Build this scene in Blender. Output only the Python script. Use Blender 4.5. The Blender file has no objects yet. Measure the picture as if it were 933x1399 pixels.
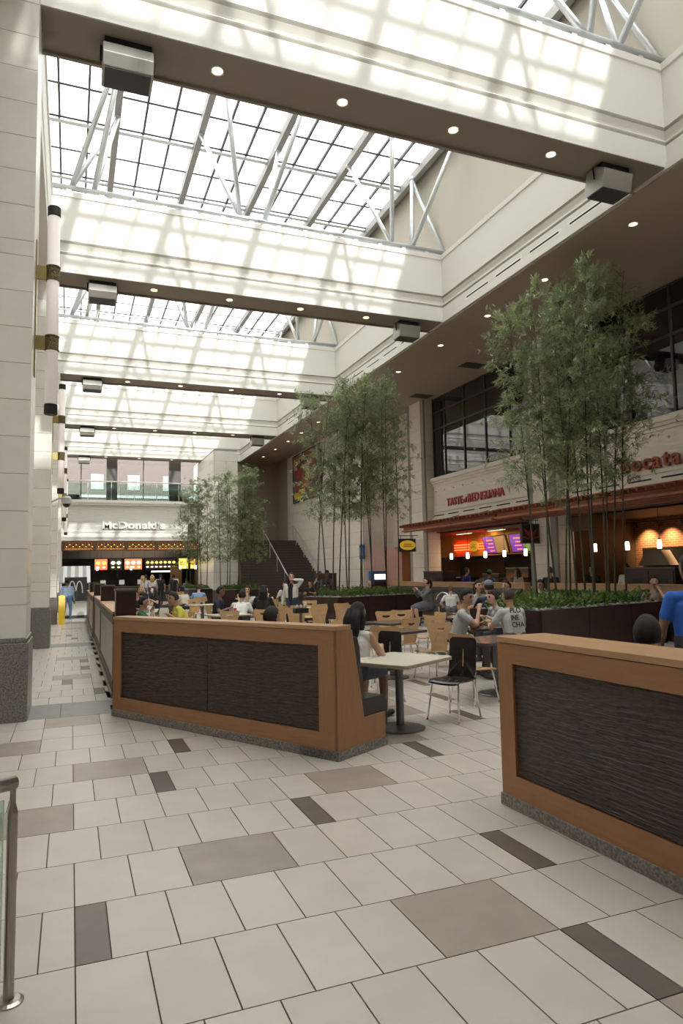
import bpy, bmesh, math, random
import numpy as np
from mathutils import Vector, Matrix
sc = bpy.context.scene
col = sc.collection
PI = math.pi
R = math.radians
rng = random.Random(7)

# ---------------------------------------------------------------- camera, sky, sun, exposure
CAM_H = 1.7
FPX, V1X, HORY, ROLL = 938.0, 95.5, 782.5, -0.0185
pitch = math.atan((HORY - 699.5) / FPX)
yaw = math.atan((466.5 - V1X) / FPX * math.cos(pitch))
fw = Vector((math.sin(yaw) * math.cos(pitch), math.cos(yaw) * math.cos(pitch), math.sin(pitch)))
rt = Vector((math.cos(yaw), -math.sin(yaw), 0))
up = rt.cross(fw)
r2 = math.cos(ROLL) * rt + math.sin(ROLL) * up
u2 = -math.sin(ROLL) * rt + math.cos(ROLL) * up
cd = bpy.data.cameras.new('camera')
cam = bpy.data.objects.new('camera', cd)
col.objects.link(cam)
cam.matrix_world = Matrix(((r2.x, u2.x, -fw.x, 0), (r2.y, u2.y, -fw.y, 0), (r2.z, u2.z, -fw.z, CAM_H), (0, 0, 0, 1)))
cd.sensor_fit = 'VERTICAL'
cd.sensor_height = 36
cd.lens = FPX / 1399 * 36
cd.clip_start = 0.05
cd.clip_end = 400
sc.camera = cam

def px(p):                       # where a world point lies in the frame (used only to choose which tiles become separate pieces)
    q = Vector(p) - Vector((0, 0, CAM_H))
    d = q.dot(fw)
    if d < 0.2:
        return None
    return 466.5 + FPX * q.dot(r2) / d, 699.5 - FPX * q.dot(u2) / d, d

w = bpy.data.worlds.new('sky')
sc.world = w
w.use_nodes = True
bg = w.node_tree.nodes['Background']
bg.inputs[0].default_value = (1.0, 0.962, 0.915, 1)
bg.inputs[1].default_value = 6.8
sd = bpy.data.lights.new('sun', 'SUN')
sd.energy = 8.5
sd.angle = R(0.9)
sd.color = (1.0, 0.96, 0.9)
sun = bpy.data.objects.new('sun', sd)
col.objects.link(sun)
sun.rotation_euler = Vector((-0.12, 0.95, -0.40)).to_track_quat('-Z', 'Y').to_euler()
vs = sc.view_settings
vs.view_transform = 'Standard'
vs.look = 'None'
vs.gamma = 1
vs.use_curve_mapping = False
vs.exposure = 0.0
cy = sc.cycles
cy.use_denoising = True
cy.max_bounces = 8
cy.diffuse_bounces = 5
cy.glossy_bounces = 3
cy.transparent_max_bounces = 12
cy.transmission_bounces = 4
cy.caustics_reflective = False
cy.caustics_refractive = False
cy.sample_clamp_indirect = 6

# ---------------------------------------------------------------- materials
MATS = {}
def mat(name, c, rough=0.5, metal=0.0, var=0.0, vscale=3.0, stretch=(1, 1, 1), bump=0.0, bscale=None, bstretch=None, rnd=0.0, emit=None, es=0.0, spec=0.5, speck=0.0, c2=None):
    m = bpy.data.materials.new(name)
    MATS[name] = m
    m.use_nodes = True
    nt = m.node_tree
    b = nt.nodes['Principled BSDF']
    c = tuple(c) + (1,)
    b.inputs['Base Color'].default_value = c
    b.inputs['Roughness'].default_value = rough
    b.inputs['Metallic'].default_value = metal
    b.inputs['Specular IOR Level'].default_value = spec
    def N(t): return nt.nodes.new(t)
    out = None
    if var or bump or speck:
        tc = N('ShaderNodeTexCoord'); mp = N('ShaderNodeMapping')
        nt.links.new(tc.outputs['Object'], mp.inputs[0])
        mp.inputs['Scale'].default_value = stretch
    if var:
        nz = N('ShaderNodeTexNoise'); nz.inputs['Scale'].default_value = vscale; nz.inputs['Detail'].default_value = 5
        nt.links.new(mp.outputs[0], nz.inputs['Vector'])
        if rnd:
            oi0 = N('ShaderNodeObjectInfo'); ad = N('ShaderNodeVectorMath'); ad.operation = 'ADD'
            ml = N('ShaderNodeMath'); ml.operation = 'MULTIPLY'; ml.inputs[1].default_value = 40
            nt.links.new(oi0.outputs['Random'], ml.inputs[0]); nt.links.new(mp.outputs[0], ad.inputs[0]); nt.links.new(ml.outputs[0], ad.inputs[1])
            nt.links.new(ad.outputs[0], nz.inputs['Vector'])
        mr = N('ShaderNodeMapRange'); mr.inputs[1].default_value = 0.3; mr.inputs[2].default_value = 0.7
        nt.links.new(nz.outputs[0], mr.inputs[0])
        mx = N('ShaderNodeMix'); mx.data_type = 'RGBA'
        lo = c2 if c2 else tuple(k * (1 - var) for k in c[:3])
        mx.inputs[6].default_value = tuple(lo) + (1,)
        mx.inputs[7].default_value = tuple(min(1, k * (1 + var)) for k in c[:3]) + (1,)
        nt.links.new(mr.outputs[0], mx.inputs[0])
        out = mx.outputs[2]
    if speck:
        vz = N('ShaderNodeTexNoise'); vz.inputs['Scale'].default_value = 60; vz.inputs['Detail'].default_value = 3
        nt.links.new(mp.outputs[0], vz.inputs['Vector'])
        ms = N('ShaderNodeMapRange'); ms.inputs[1].default_value = 0.35; ms.inputs[2].default_value = 0.65; ms.inputs[3].default_value = 1 - speck; ms.inputs[4].default_value = 1 + speck
        nt.links.new(vz.outputs[0], ms.inputs[0])
        hs = N('ShaderNodeHueSaturation')
        if out: nt.links.new(out, hs.inputs['Color'])
        else: hs.inputs['Color'].default_value = c
        nt.links.new(ms.outputs[0], hs.inputs['Value']); out = hs.outputs[0]
    if rnd:
        oi = N('ShaderNodeObjectInfo'); mo = N('ShaderNodeMapRange'); mo.inputs[3].default_value = 1 - rnd; mo.inputs[4].default_value = 1 + rnd
        nt.links.new(oi.outputs['Random'], mo.inputs[0])
        hs = N('ShaderNodeHueSaturation')
        if out: nt.links.new(out, hs.inputs['Color'])
        else: hs.inputs['Color'].default_value = c
        nt.links.new(mo.outputs[0], hs.inputs['Value']); out = hs.outputs[0]
    if out: nt.links.new(out, b.inputs['Base Color'])
    if bump:
        mb = N('ShaderNodeMapping'); nt.links.new(tc.outputs['Object'], mb.inputs[0]); mb.inputs['Scale'].default_value = bstretch or stretch
        nb = N('ShaderNodeTexNoise'); nb.inputs['Scale'].default_value = bscale or vscale; nb.inputs['Detail'].default_value = 2
        nt.links.new(mb.outputs[0], nb.inputs['Vector'])
        bp = N('ShaderNodeBump'); bp.inputs['Strength'].default_value = bump; bp.inputs['Distance'].default_value = 0.05
        nt.links.new(nb.outputs[0], bp.inputs['Height']); nt.links.new(bp.outputs[0], b.inputs['Normal'])
    if emit:
        b.inputs['Emission Color'].default_value = tuple(emit) + (1,)
        b.inputs['Emission Strength'].default_value = es
    return m

def glass(name, tint, refl=1.0, rough=0.0, ior=1.5):
    m = bpy.data.materials.new(name); MATS[name] = m; m.use_nodes = True
    nt = m.node_tree; nt.nodes.remove(nt.nodes['Principled BSDF'])
    o = nt.nodes['Material Output']
    t = nt.nodes.new('ShaderNodeBsdfTransparent'); t.inputs[0].default_value = tuple(tint) + (1,)
    g = nt.nodes.new('ShaderNodeBsdfGlossy'); g.inputs['Roughness'].default_value = rough
    f = nt.nodes.new('ShaderNodeFresnel'); f.inputs[0].default_value = ior
    k = nt.nodes.new('ShaderNodeMath'); k.operation = 'MULTIPLY'; k.inputs[1].default_value = refl; k.use_clamp = True
    x = nt.nodes.new('ShaderNodeMixShader')
    nt.links.new(f.outputs[0], k.inputs[0]); nt.links.new(k.outputs[0], x.inputs[0]); nt.links.new(t.outputs[0], x.inputs[1]); nt.links.new(g.outputs[0], x.inputs[2]); nt.links.new(x.outputs[0], o.inputs[0])
    return m

def brickmat(name, c1, c2, mortar, scale, axes=('X', 'Z'), bw=0.22, bh=0.075, ms=0.012):
    m = bpy.data.materials.new(name); MATS[name] = m; m.use_nodes = True
    nt = m.node_tree; b = nt.nodes['Principled BSDF']; b.inputs['Roughness'].default_value = 0.85
    tc = nt.nodes.new('ShaderNodeTexCoord'); sp = nt.nodes.new('ShaderNodeSeparateXYZ'); cb = nt.nodes.new('ShaderNodeCombineXYZ'); br = nt.nodes.new('ShaderNodeTexBrick')
    nt.links.new(tc.outputs['Object'], sp.inputs[0]); nt.links.new(sp.outputs[axes[0]], cb.inputs[0]); nt.links.new(sp.outputs[axes[1]], cb.inputs[1]); nt.links.new(cb.outputs[0], br.inputs['Vector'])
    br.inputs['Color1'].default_value = tuple(c1) + (1,); br.inputs['Color2'].default_value = tuple(c2) + (1,); br.inputs['Mortar'].default_value = tuple(mortar) + (1,)
    br.inputs['Scale'].default_value = scale; br.inputs['Brick Width'].default_value = bw; br.inputs['Row Height'].default_value = bh; br.inputs['Mortar Size'].default_value = ms
    nt.links.new(br.outputs[0], b.inputs['Base Color'])
    return m

mat('tile_cream', (0.48, 0.43, 0.39), 0.32, var=0.05, vscale=3.5, rnd=0.05)
mat('tile_tan', (0.30, 0.252, 0.215), 0.34, var=0.10, vscale=4, rnd=0.05)
mat('tile_dark', (0.115, 0.092, 0.078), 0.34, var=0.12, vscale=6, rnd=0.12)
mat('tile_slate', (0.20, 0.195, 0.185), 0.34, var=0.10, vscale=4, rnd=0.06)
mat('grout', (0.10, 0.088, 0.075), 0.9)
mat('stone', (0.80, 0.765, 0.71), 0.3, var=0.05, vscale=2.2, rnd=0.035)
mat('stone_joint', (0.30, 0.28, 0.25), 0.8)
mat('granite', (0.19, 0.175, 0.16), 0.3, speck=0.45)
mat('plaster', (0.82, 0.80, 0.76), 0.6)
mat('plaster_shaded', (0.66, 0.635, 0.59), 0.6)  # beam plaster darkened: dimmer light on the right fascia is put into the colour
mat('plaster_groove', (0.50, 0.48, 0.44), 0.7)
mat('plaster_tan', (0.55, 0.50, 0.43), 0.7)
mat('soffit', (0.40, 0.315, 0.255), 0.8)
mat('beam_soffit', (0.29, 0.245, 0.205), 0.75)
mat('shop_stone', (0.74, 0.675, 0.60), 0.5, var=0.05, vscale=2, rnd=0.035)
mat('shop_plaster', (0.80, 0.735, 0.66), 0.6)
mat('wave_panel', (0.80, 0.735, 0.66), 0.55, bump=0.9, bscale=1.6, bstretch=(1.2, 1.2, 5))
mat('wave_panel_white', (0.66, 0.645, 0.61), 0.55, bump=0.9, bscale=1.6, bstretch=(1.0, 1.2, 7))
mat('steel_pipe', (0.66, 0.69, 0.71), 0.35, 0.55)
mat('steel_beam', (0.33, 0.32, 0.31), 0.5, 0.3)
mat('mullion', (0.10, 0.10, 0.11), 0.5, 0.3)
mat('mullion_bronze', (0.055, 0.05, 0.042), 0.4, 0.3)
mat('flood_metal', (0.42, 0.40, 0.37), 0.4, 0.5)
mat('black', (0.012, 0.011, 0.011), 0.45)
mat('slot_black', (0.004, 0.004, 0.004), 0.9)
mat('brass', (0.36, 0.29, 0.12), 0.35, 0.85)
mat('filigree', (0.16, 0.12, 0.05), 0.45, 0.6, bump=1.0, bscale=40, var=0.6, vscale=45)
mat('lamp_tube', (0.82, 0.76, 0.73), 0.4, emit=(1.0, 0.88, 0.82), es=0.22)
mat('downlight', (0.9, 0.85, 0.75), 0.5, emit=(1.0, 0.80, 0.50), es=2.6)
mat('white_trim', (0.8, 0.78, 0.74), 0.5)
mat('oak', (0.315, 0.152, 0.066), 0.38, var=0.10, vscale=5, stretch=(1, 6, 6))
mat('oak_light', (0.43, 0.25, 0.13), 0.38, var=0.08, vscale=5, stretch=(1, 6, 6))
mat('oak_v', (0.315, 0.152, 0.066), 0.38, var=0.10, vscale=5, stretch=(6, 6, 1))
mat('ripple', (0.038, 0.021, 0.0135), 0.38, bump=1.0, bscale=3.0, bstretch=(1.5, 1.0, 14), var=0.1, vscale=8)
mat('walnut', (0.030, 0.014, 0.011), 0.35, var=0.25, vscale=3, stretch=(1, 1, 8))
mat('vinyl', (0.022, 0.018, 0.018), 0.4)
mat('vinyl_brown', (0.075, 0.042, 0.022), 0.45)
mat('birch', (0.56, 0.36, 0.185), 0.35, var=0.08, vscale=4, stretch=(1, 1, 5), rnd=0.06)
mat('black_ply', (0.014, 0.011, 0.012), 0.22)
mat('chrome', (0.75, 0.75, 0.75), 0.12, 1.0)
mat('table_white', (0.68, 0.64, 0.53), 0.22)
mat('table_dark', (0.085, 0.065, 0.06), 0.2, var=0.1, vscale=5)
mat('table_edge', (0.36, 0.29, 0.20), 0.4)
mat('gunmetal', (0.17, 0.17, 0.18), 0.35, 0.7)
mat('bamboo_culm', (0.050, 0.045, 0.024), 0.5, var=0.3, vscale=6)
mat('bamboo_leaf', (0.36, 0.39, 0.23), 0.28, rnd=0.12, var=0.3, vscale=2.5, c2=(0.16, 0.20, 0.105))
mat('ivy_leaf', (0.11, 0.17, 0.035), 0.5, var=0.5, vscale=6, c2=(0.045, 0.09, 0.018))
mat('pebble', (0.26, 0.25, 0.25), 0.7, var=0.4, vscale=14)
mat('soil', (0.05, 0.035, 0.025), 0.9)
mat('red_wood', (0.21, 0.058, 0.025), 0.5, var=0.2, vscale=4, stretch=(6, 1, 1))
mat('red_wood_light', (0.34, 0.12, 0.05), 0.5, var=0.2, vscale=4)
mat('sign_red', (0.42, 0.04, 0.045), 0.35)
mat('sign_rust', (0.34, 0.075, 0.03), 0.4)
mat('sign_black', (0.015, 0.012, 0.012), 0.4)
mat('sign_white', (0.85, 0.85, 0.83), 0.35)
mat('neon_red', (0.9, 0.05, 0.02), 0.4, emit=(1.0, 0.035, 0.012), es=14)
mat('pendant_glow', (1, 0.9, 0.75), 0.4, emit=(1.0, 0.83, 0.55), es=9)
mat('menu_glow', (0.5, 0.3, 0.06), 0.4, emit=(1.0, 0.55, 0.10), es=1.9)
mat('menu_yellow', (0.6, 0.45, 0.06), 0.4, emit=(1.0, 0.72, 0.10), es=2.2)
mat('menu_red', (0.5, 0.1, 0.05), 0.4, emit=(1.0, 0.20, 0.08), es=1.6)
mat('menu_cream', (0.8, 0.7, 0.5), 0.4, emit=(1.0, 0.85, 0.55), es=2.2)
mat('screen_purple', (0.1, 0.03, 0.2), 0.3, emit=(0.30, 0.08, 0.62), es=0.5)
mat('screen_green', (0.1, 0.2, 0.03), 0.3, emit=(0.28, 0.50, 0.10), es=0.45)
mat('screen_amber', (0.2, 0.1, 0.03), 0.3, emit=(0.62, 0.36, 0.12), es=0.4)
mat('shop_dark', (0.050, 0.040, 0.033), 0.6)
mat('shop_brown', (0.11, 0.07, 0.042), 0.6)
mat('shop_orange', (0.62, 0.27, 0.05), 0.6)
mat('shop_grey', (0.14, 0.13, 0.12), 0.5)
mat('warm_panel', (0.30, 0.18, 0.09), 0.6)
mat('counter_top', (0.50, 0.44, 0.37), 0.3)
mat('stair_brown', (0.095, 0.070, 0.058), 0.6, var=0.1, vscale=4)
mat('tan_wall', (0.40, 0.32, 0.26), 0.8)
mat('rail_steel', (0.40, 0.36, 0.33), 0.3, 0.9)
mat('aluminium', (0.62, 0.62, 0.62), 0.35, 0.8)
mat('blue_plastic', (0.02, 0.09, 0.28), 0.4)
mat('sign_yellow', (0.75, 0.50, 0.05), 0.4, emit=(1.0, 0.62, 0.05), es=0.25)
mat('floor_sign_yellow', (0.85, 0.58, 0.03), 0.4)
mat('awning_light', (0.72, 0.72, 0.70), 0.6)
mat('awning_grey', (0.36, 0.36, 0.36), 0.6)
mat('charcoal', (0.055, 0.055, 0.055), 0.6)
mat('window_dim', (0.12, 0.12, 0.13), 0.5)
mat('room_green', (0.30, 0.36, 0.28), 0.8)
mat('cup_white', (0.8, 0.78, 0.75), 0.4)
mat('cup_red', (0.55, 0.05, 0.04), 0.4)
mat('tray', (0.12, 0.08, 0.06), 0.4)
mat('paper', (0.8, 0.78, 0.74), 0.7)
mat('camera_grey', (0.5, 0.5, 0.5), 0.4)
mat('fabric_grey', (0.09, 0.09, 0.095), 0.8)
mat('brick_window', (0.21, 0.215, 0.22), 0.4)
mat('outdoor_paving', (0.4, 0.38, 0.36), 0.8)
glass('sky_glass', (0.93, 0.96, 0.96), 0.6)
glass('shop_glass', (0.56, 0.70, 0.58), 2.6)
glass('clear_glass', (0.93, 0.96, 0.95), 0.8)
glass('rail_glass', (0.80, 0.90, 0.86), 0.9)
brickmat('shop_brick', (0.30, 0.10, 0.04), (0.22, 0.07, 0.03), (0.30, 0.20, 0.13), 1.0, ('Y', 'Z'))
brickmat('street_brick', (0.085, 0.062, 0.060), (0.070, 0.050, 0.050), (0.11, 0.095, 0.092), 1.0, ('X', 'Z'))

def translucent(m, c, f):
    nt = MATS[m].node_tree; o = nt.nodes['Material Output']; b = nt.nodes['Principled BSDF']
    t = nt.nodes.new('ShaderNodeBsdfTranslucent'); t.inputs[0].default_value = tuple(c) + (1,)
    x = nt.nodes.new('ShaderNodeMixShader'); x.inputs[0].default_value = f
    nt.links.new(b.outputs[0], x.inputs[1]); nt.links.new(t.outputs[0], x.inputs[2]); nt.links.new(x.outputs[0], o.inputs[0])
translucent('bamboo_leaf', (0.30, 0.37, 0.17), 0.35)
translucent('ivy_leaf', (0.18, 0.28, 0.05), 0.2)

def skinmat(k):
    tones = {'light': (0.56, 0.34, 0.25), 'tan': (0.40, 0.225, 0.145), 'brown': (0.20, 0.105, 0.065)}
    n = 'skin_' + k
    return MATS.get(n) or mat(n, tones[k], 0.5)
def clothmat(c):
    n = 'cloth_%02d_%02d_%02d' % tuple(int(k * 99) for k in c)
    return MATS.get(n) or mat(n, c, 0.85, bump=0.25, bscale=9)

# ---------------------------------------------------------------- mesh helpers
class MB:
    def __init__(s): s.v = []; s.f = []; s.mi = []; s.m = 0
    def add(s, vs, fs):
        o = len(s.v); s.v += [tuple(p) for p in vs]
        for f in fs: s.f.append(tuple(i + o for i in f)); s.mi.append(s.m)
        return s
    def box(s, x0, x1, y0, y1, z0, z1):
        return s.add([(x0, y0, z0), (x1, y0, z0), (x1, y1, z0), (x0, y1, z0), (x0, y0, z1), (x1, y0, z1), (x1, y1, z1), (x0, y1, z1)],
                     [(0, 3, 2, 1), (4, 5, 6, 7), (0, 1, 5, 4), (1, 2, 6, 5), (2, 3, 7, 6), (3, 0, 4, 7)])
    def prism(s, poly, axis, a, b):            # poly: 2-D points in the two other axes (cyclic order x,y,z without axis)
        n = len(poly)
        def P(p, t):
            return {'x': (t, p[0], p[1]), 'y': (p[0], t, p[1]), 'z': (p[0], p[1], t)}[axis]
        vs = [P(p, a) for p in poly] + [P(p, b) for p in poly]
        return s.add(vs, [tuple(range(n))[::-1], tuple(range(n, 2 * n))] + [(i, (i + 1) % n, (i + 1) % n + n, i + n) for i in range(n)])
    def tube(s, p, q, r, r1=None, n=8, cap=True):
        p = Vector(p); q = Vector(q); r1 = r if r1 is None else r1
        d = (q - p).normalized(); a = d.orthogonal().normalized(); b = d.cross(a)
        vs = [p + (a * math.cos(2 * PI * i / n) + b * math.sin(2 * PI * i / n)) * r for i in range(n)] + [q + (a * math.cos(2 * PI * i / n) + b * math.sin(2 * PI * i / n)) * r1 for i in range(n)]
        fs = [(i, (i + 1) % n, (i + 1) % n + n, i + n) for i in range(n)]
        if cap: fs += [tuple(range(n))[::-1], tuple(range(n, 2 * n))]
        return s.add(vs, fs)
    def path(s, pts, r, n=8):
        pts = [Vector(p) for p in pts]; o = len(s.v); m = len(pts)
        rs = r if isinstance(r, (list, tuple)) else [r] * m
        a = None
        for i, p in enumerate(pts):
            d = (pts[min(i + 1, m - 1)] - pts[max(i - 1, 0)]).normalized()
            if a is None: a = d.orthogonal().normalized()
            a = (a - d * a.dot(d)).normalized(); b = d.cross(a)
            s.v += [tuple(p + (a * math.cos(2 * PI * k / n) + b * math.sin(2 * PI * k / n)) * rs[i]) for k in range(n)]
        for i in range(m - 1):
            for k in range(n):
                s.f.append((o + i * n + k, o + i * n + (k + 1) % n, o + (i + 1) * n + (k + 1) % n, o + (i + 1) * n + k)); s.mi.append(s.m)
        s.f.append(tuple(o + k for k in range(n))[::-1]); s.mi.append(s.m)
        s.f.append(tuple(o + (m - 1) * n + k for k in range(n))); s.mi.append(s.m)
        return s
    def lathe(s, prof, n=16, c=(0, 0, 0), caps=True):      # prof: (radius, z) from bottom to top
        o = len(s.v)
        for r, z in prof:
            s.v += [(c[0] + r * math.cos(2 * PI * k / n), c[1] + r * math.sin(2 * PI * k / n), c[2] + z) for k in range(n)]
        for i in range(len(prof) - 1):
            for k in range(n):
                s.f.append((o + i * n + k, o + i * n + (k + 1) % n, o + (i + 1) * n + (k + 1) % n, o + (i + 1) * n + k)); s.mi.append(s.m)
        if caps:
            s.f.append(tuple(o + k for k in range(n))[::-1]); s.mi.append(s.m)
            s.f.append(tuple(o + (len(prof) - 1) * n + k for k in range(n))); s.mi.append(s.m)
        return s
    def ball(s, c, r, nu=12, nv=8, sq=(1, 1, 1), rot=None):
        o = len(s.v); c = Vector(c)
        vs = []
        for j in range(nv + 1):
            t = PI * j / nv
            for i in range(nu):
                a = 2 * PI * i / nu
                p = Vector((math.sin(t) * math.cos(a) * sq[0], math.sin(t) * math.sin(a) * sq[1], math.cos(t) * sq[2])) * r
                if rot: p = rot @ p
                vs.append(tuple(c + p))
        fs = [(j * nu + i, (j + 1) * nu + i, (j + 1) * nu + (i + 1) % nu, j * nu + (i + 1) % nu) for j in range(nv) for i in range(nu)]
        return s.add(vs, fs)
    def mesh(s, name, mats, smooth=False):
        me = bpy.data.meshes.new(name)
        me.from_pydata(s.v, [], s.f)
        for m in (mats if isinstance(mats, (list, tuple)) else [mats]):
            me.materials.append(MATS[m] if isinstance(m, str) else m)
        if any(s.mi): me.polygons.foreach_set('material_index', s.mi)
        if smooth: me.polygons.foreach_set('use_smooth', [True] * len(me.polygons))
        me.validate(); me.update()
        return me
    def build(s, name, mats, parent=None, loc=None, rz=0.0, smooth=False, bevel=0.0, seg=2):
        o = put(name, s.mesh(name, mats, smooth), parent, loc, rz)
        if bevel:
            b = o.modifiers.new('bevel', 'BEVEL'); b.width = bevel; b.segments = seg; b.limit_method = 'ANGLE'; b.angle_limit = R(40)
        return o

def put(name, me, parent=None, loc=None, rz=0.0):
    o = bpy.data.objects.new(name, me); col.objects.link(o)
    if parent is not None: o.parent = parent
    if loc is not None: o.location = loc
    if rz: o.rotation_euler = (0, 0, rz)
    return o
def box(name, x0, x1, y0, y1, z0, z1, m, parent=None, bevel=0.0):
    return MB().box(x0, x1, y0, y1, z0, z1).build(name, m, parent, bevel=bevel)
def tag(o, label=None, cat=None, group=None, kind=None):
    if label: o['label'] = label
    if cat: o['category'] = cat
    if group: o['group'] = group
    if kind: o['kind'] = kind
    return o
def struct(o, label, cat): return tag(o, label, cat, None, 'structure')
def thing(name, label, cat, loc=(0, 0, 0), rz=0.0, group=None, kind=None):
    o = bpy.data.objects.new(name, None); col.objects.link(o)
    o.empty_display_size = 0.1
    o.location = loc; o.rotation_euler = (0, 0, rz)
    return tag(o, label, cat, group, kind)
def copy_tree(o, parent=None):
    c = o.copy(); col.objects.link(c); c.parent = parent
    for ch in list(o.children): copy_tree(ch, c)
    return c
def glyph(ch, size, depth, offset=0.0):
    cu = bpy.data.curves.new('glyph', 'FONT'); cu.body = ch; cu.size = size; cu.extrude = depth; cu.offset = offset; cu.resolution_u = 3
    o = bpy.data.objects.new('glyph', cu); col.objects.link(o)
    bpy.context.view_layer.update()
    me = bpy.data.meshes.new_from_object(o.evaluated_get(bpy.context.evaluated_depsgraph_get()))
    bpy.data.objects.remove(o); bpy.data.curves.remove(cu)
    return me
def letters(parent, text, size, depth, m, origin, xdir, updir, gap=0.02, offset=0.0, stretch=1.0, name='letter', space=0.35):
    xdir = Vector(xdir).normalized(); updir = Vector(updir).normalized(); nd = xdir.cross(updir)
    pos = 0.0
    for ch in text:
        if ch == ' ': pos += size * space; continue
        me = glyph(ch, size, depth, offset)
        xs = [v.co.x for v in me.vertices]
        x0, x1 = min(xs), max(xs)
        for v in me.vertices:
            v.co = Vector(((v.co.x - x0) * stretch, v.co.y, v.co.z))
        me.materials.clear(); me.materials.append(MATS[m])
        o = bpy.data.objects.new(name, me); col.objects.link(o); o.parent = parent
        p = Vector(origin) + xdir * pos
        o.matrix_local = Matrix(((xdir.x, updir.x, nd.x, p.x), (xdir.y, updir.y, nd.y, p.y), (xdir.z, updir.z, nd.z, p.z), (0, 0, 0, 1)))
        pos += (x1 - x0) * stretch + gap
    return pos
def arealight(name, loc, size, energy, color=(1, 0.8, 0.55), direction=(0, 0, -1), sy=None):
    d = bpy.data.lights.new(name, 'AREA'); d.energy = energy; d.size = size; d.color = color
    if sy: d.shape = 'RECTANGLE'; d.size_y = sy
    o = bpy.data.objects.new(name, d); col.objects.link(o); o.location = loc
    o.rotation_euler = Vector(direction).to_track_quat('-Z', 'Y').to_euler()
    return o
# ================================================================ THE SETTING
XL, XR, XS = -0.5, 10.7, 15.0
ZB, ZT, ZROOF = 9.45, 11.6, 15.2
BEAMS = [-8.9, 0.3, 9.5, 18.2, 27.6, 36.8, 46.0]
YN, YF = -12.0, 47.0

# ---- floor: a grout bed and the tiles on it
TW, TD, TX0, TY0 = 0.1525, 0.5866, 0.0426, 3.3974
floor = struct(box('floor', -1.9, 21.0, YN, 56.0, -0.06, -0.008, 'grout'), 'pale stone tile floor of the food court', 'floor')
SPECIAL = {  # row: [(first half-tile, width in half-tiles, kind)]
    -3: [(14, 4, 't')], -2: [(14, 1, 'd')], -1: [(10, 4, 't')], 0: [(0, 1, 'd'), (16, 1, 'd')], 1: [(4, 4, 't'), (24, 4, 't')],
    2: [(10, 1, 'd'), (26, 1, 'd')], 3: [(-4, 4, 't'), (12, 4, 't')], 4: [(4, 1, 'd'), (20, 1, 'd')], 5: [(0, 4, 't'), (18, 4, 't')],
    6: [(6, 1, 'd'), (28, 1, 'd')], 7: [(-6, 4, 't'), (22, 4, 't')], 8: [(-7, 1, 'd'), (30, 1, 'd')], 9: [(-2, 4, 't'), (24, 4, 't')],
    10: [(32, 1, 'd')], 11: [(20, 4, 't'), (34, 4, 't')], 12: [(26, 1, 'd')], 13: [(16, 4, 't')]}
TILES = []       # (x0, x1, y0, y1, kind)
def lay_row(k, j0, j1, specials, y0, y1, parity):
    marks = sorted(specials)
    j = j0 - (j0 - parity) % 2
    while j < j1:
        hit = None
        for m in marks:
            if j <= m[0] < j + 2: hit = m
        if hit is None:
            TILES.append((TX0 + j * TW, TX0 + (j + 2) * TW, y0, y1, 'c')); j += 2
        else:
            if hit[0] > j:
                TILES.append((TX0 + j * TW, TX0 + hit[0] * TW, y0, y1, 'c'))
            TILES.append((TX0 + hit[0] * TW, TX0 + (hit[0] + hit[1]) * TW, y0, y1, hit[2]))
            j = hit[0] + hit[1]
trng = random.Random(3)
for k in range(-8, 76):
    y0 = TY0 + k * TD
    if y0 > 47: break
    sp = SPECIAL.get(k)
    if sp is None:
        sp = []
        q = trng.randint(0, 8)
        while q < 96:
            if k % 2: sp.append((q - q % 2 + (0 if k % 4 == 1 else 0), 4, 't'))
            else: sp.append((q, 1, 'd'))
            q += trng.randint(11, 24)
    left = 4 if y0 > 9.2 else -11
    lay_row(k, left, 98, [m for m in sp if m[0] >= left], y0, y0 + TD, 1 if k % 2 == 0 else 0)
# the corridor by the stone pillars: slate bands at each pillar, runs of tile between them
CORR_DARK = {(1, 6): 1, (1, 3): -1, (1, 8): 1, (2, 2): 0, (2, 4): -1, (3, 3): 0, (1, 1): 2}
for n in range(1, 5):
    b0 = 9.263 + (n - 1) * 9.2
    for x0, x1 in ((-1.75, -0.72), (-0.72, -0.10), (-0.10, 0.66)):
        TILES.append((x0, x1, b0, b0 + 1.0, 's'))
    rows = 14
    hh = (9.2 - 1.0) / rows
    for i in range(rows):
        y0 = b0 + 1.0 + i * hh
        sp = []
        for (nn, ii), jj in CORR_DARK.items():
            if nn == n and ii == i: sp.append((jj, 1, 'd'))
        if i % 5 == 4: sp.append((trng.choice((-6, -2)), 4, 't'))
        lay_row(i, -11, 4, sp, y0, y0 + hh, i % 2)
TM = {'c': 'tile_cream', 't': 'tile_tan', 'd': 'tile_dark', 's': 'tile_slate'}
tile_mesh = {}
def tile_me(wd, dp, kind):
    key = (round(wd, 3), round(dp, 3), kind)
    if key not in tile_mesh:
        g = 0.0035
        tile_mesh[key] = MB().box(-wd / 2 + g, wd / 2 - g, -dp / 2 + g, dp / 2 - g, -0.012, 0.0).mesh('tile', TM[kind])
    return tile_mesh[key]
def shown(t):
    x, y = (t[0] + t[1]) / 2, (t[2] + t[3]) / 2
    q = px((x, y, 0))
    if q is None or not (-60 < q[0] < 990 and q[1] < 1500): return 0
    if x > 2.98 and y < 5.0 and x - 2.98 > (4.4 - y) * 0.05: return 0                       # behind the nearer low wall
    if 0.55 < x < 2.3 and y > 9.07 - (x - 0.5) * 1.76 + 0.05: return 0
    if x >= 0.55 and y > 7.3 and x < 3.3: return 0                                          # behind the angled low wall
    if y > 12 and x > 0.6: return 0
    return (t[1] - t[0]) * (t[3] - t[2]) / q[2] ** 3
ranked = sorted(TILES, key=shown, reverse=True)
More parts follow.
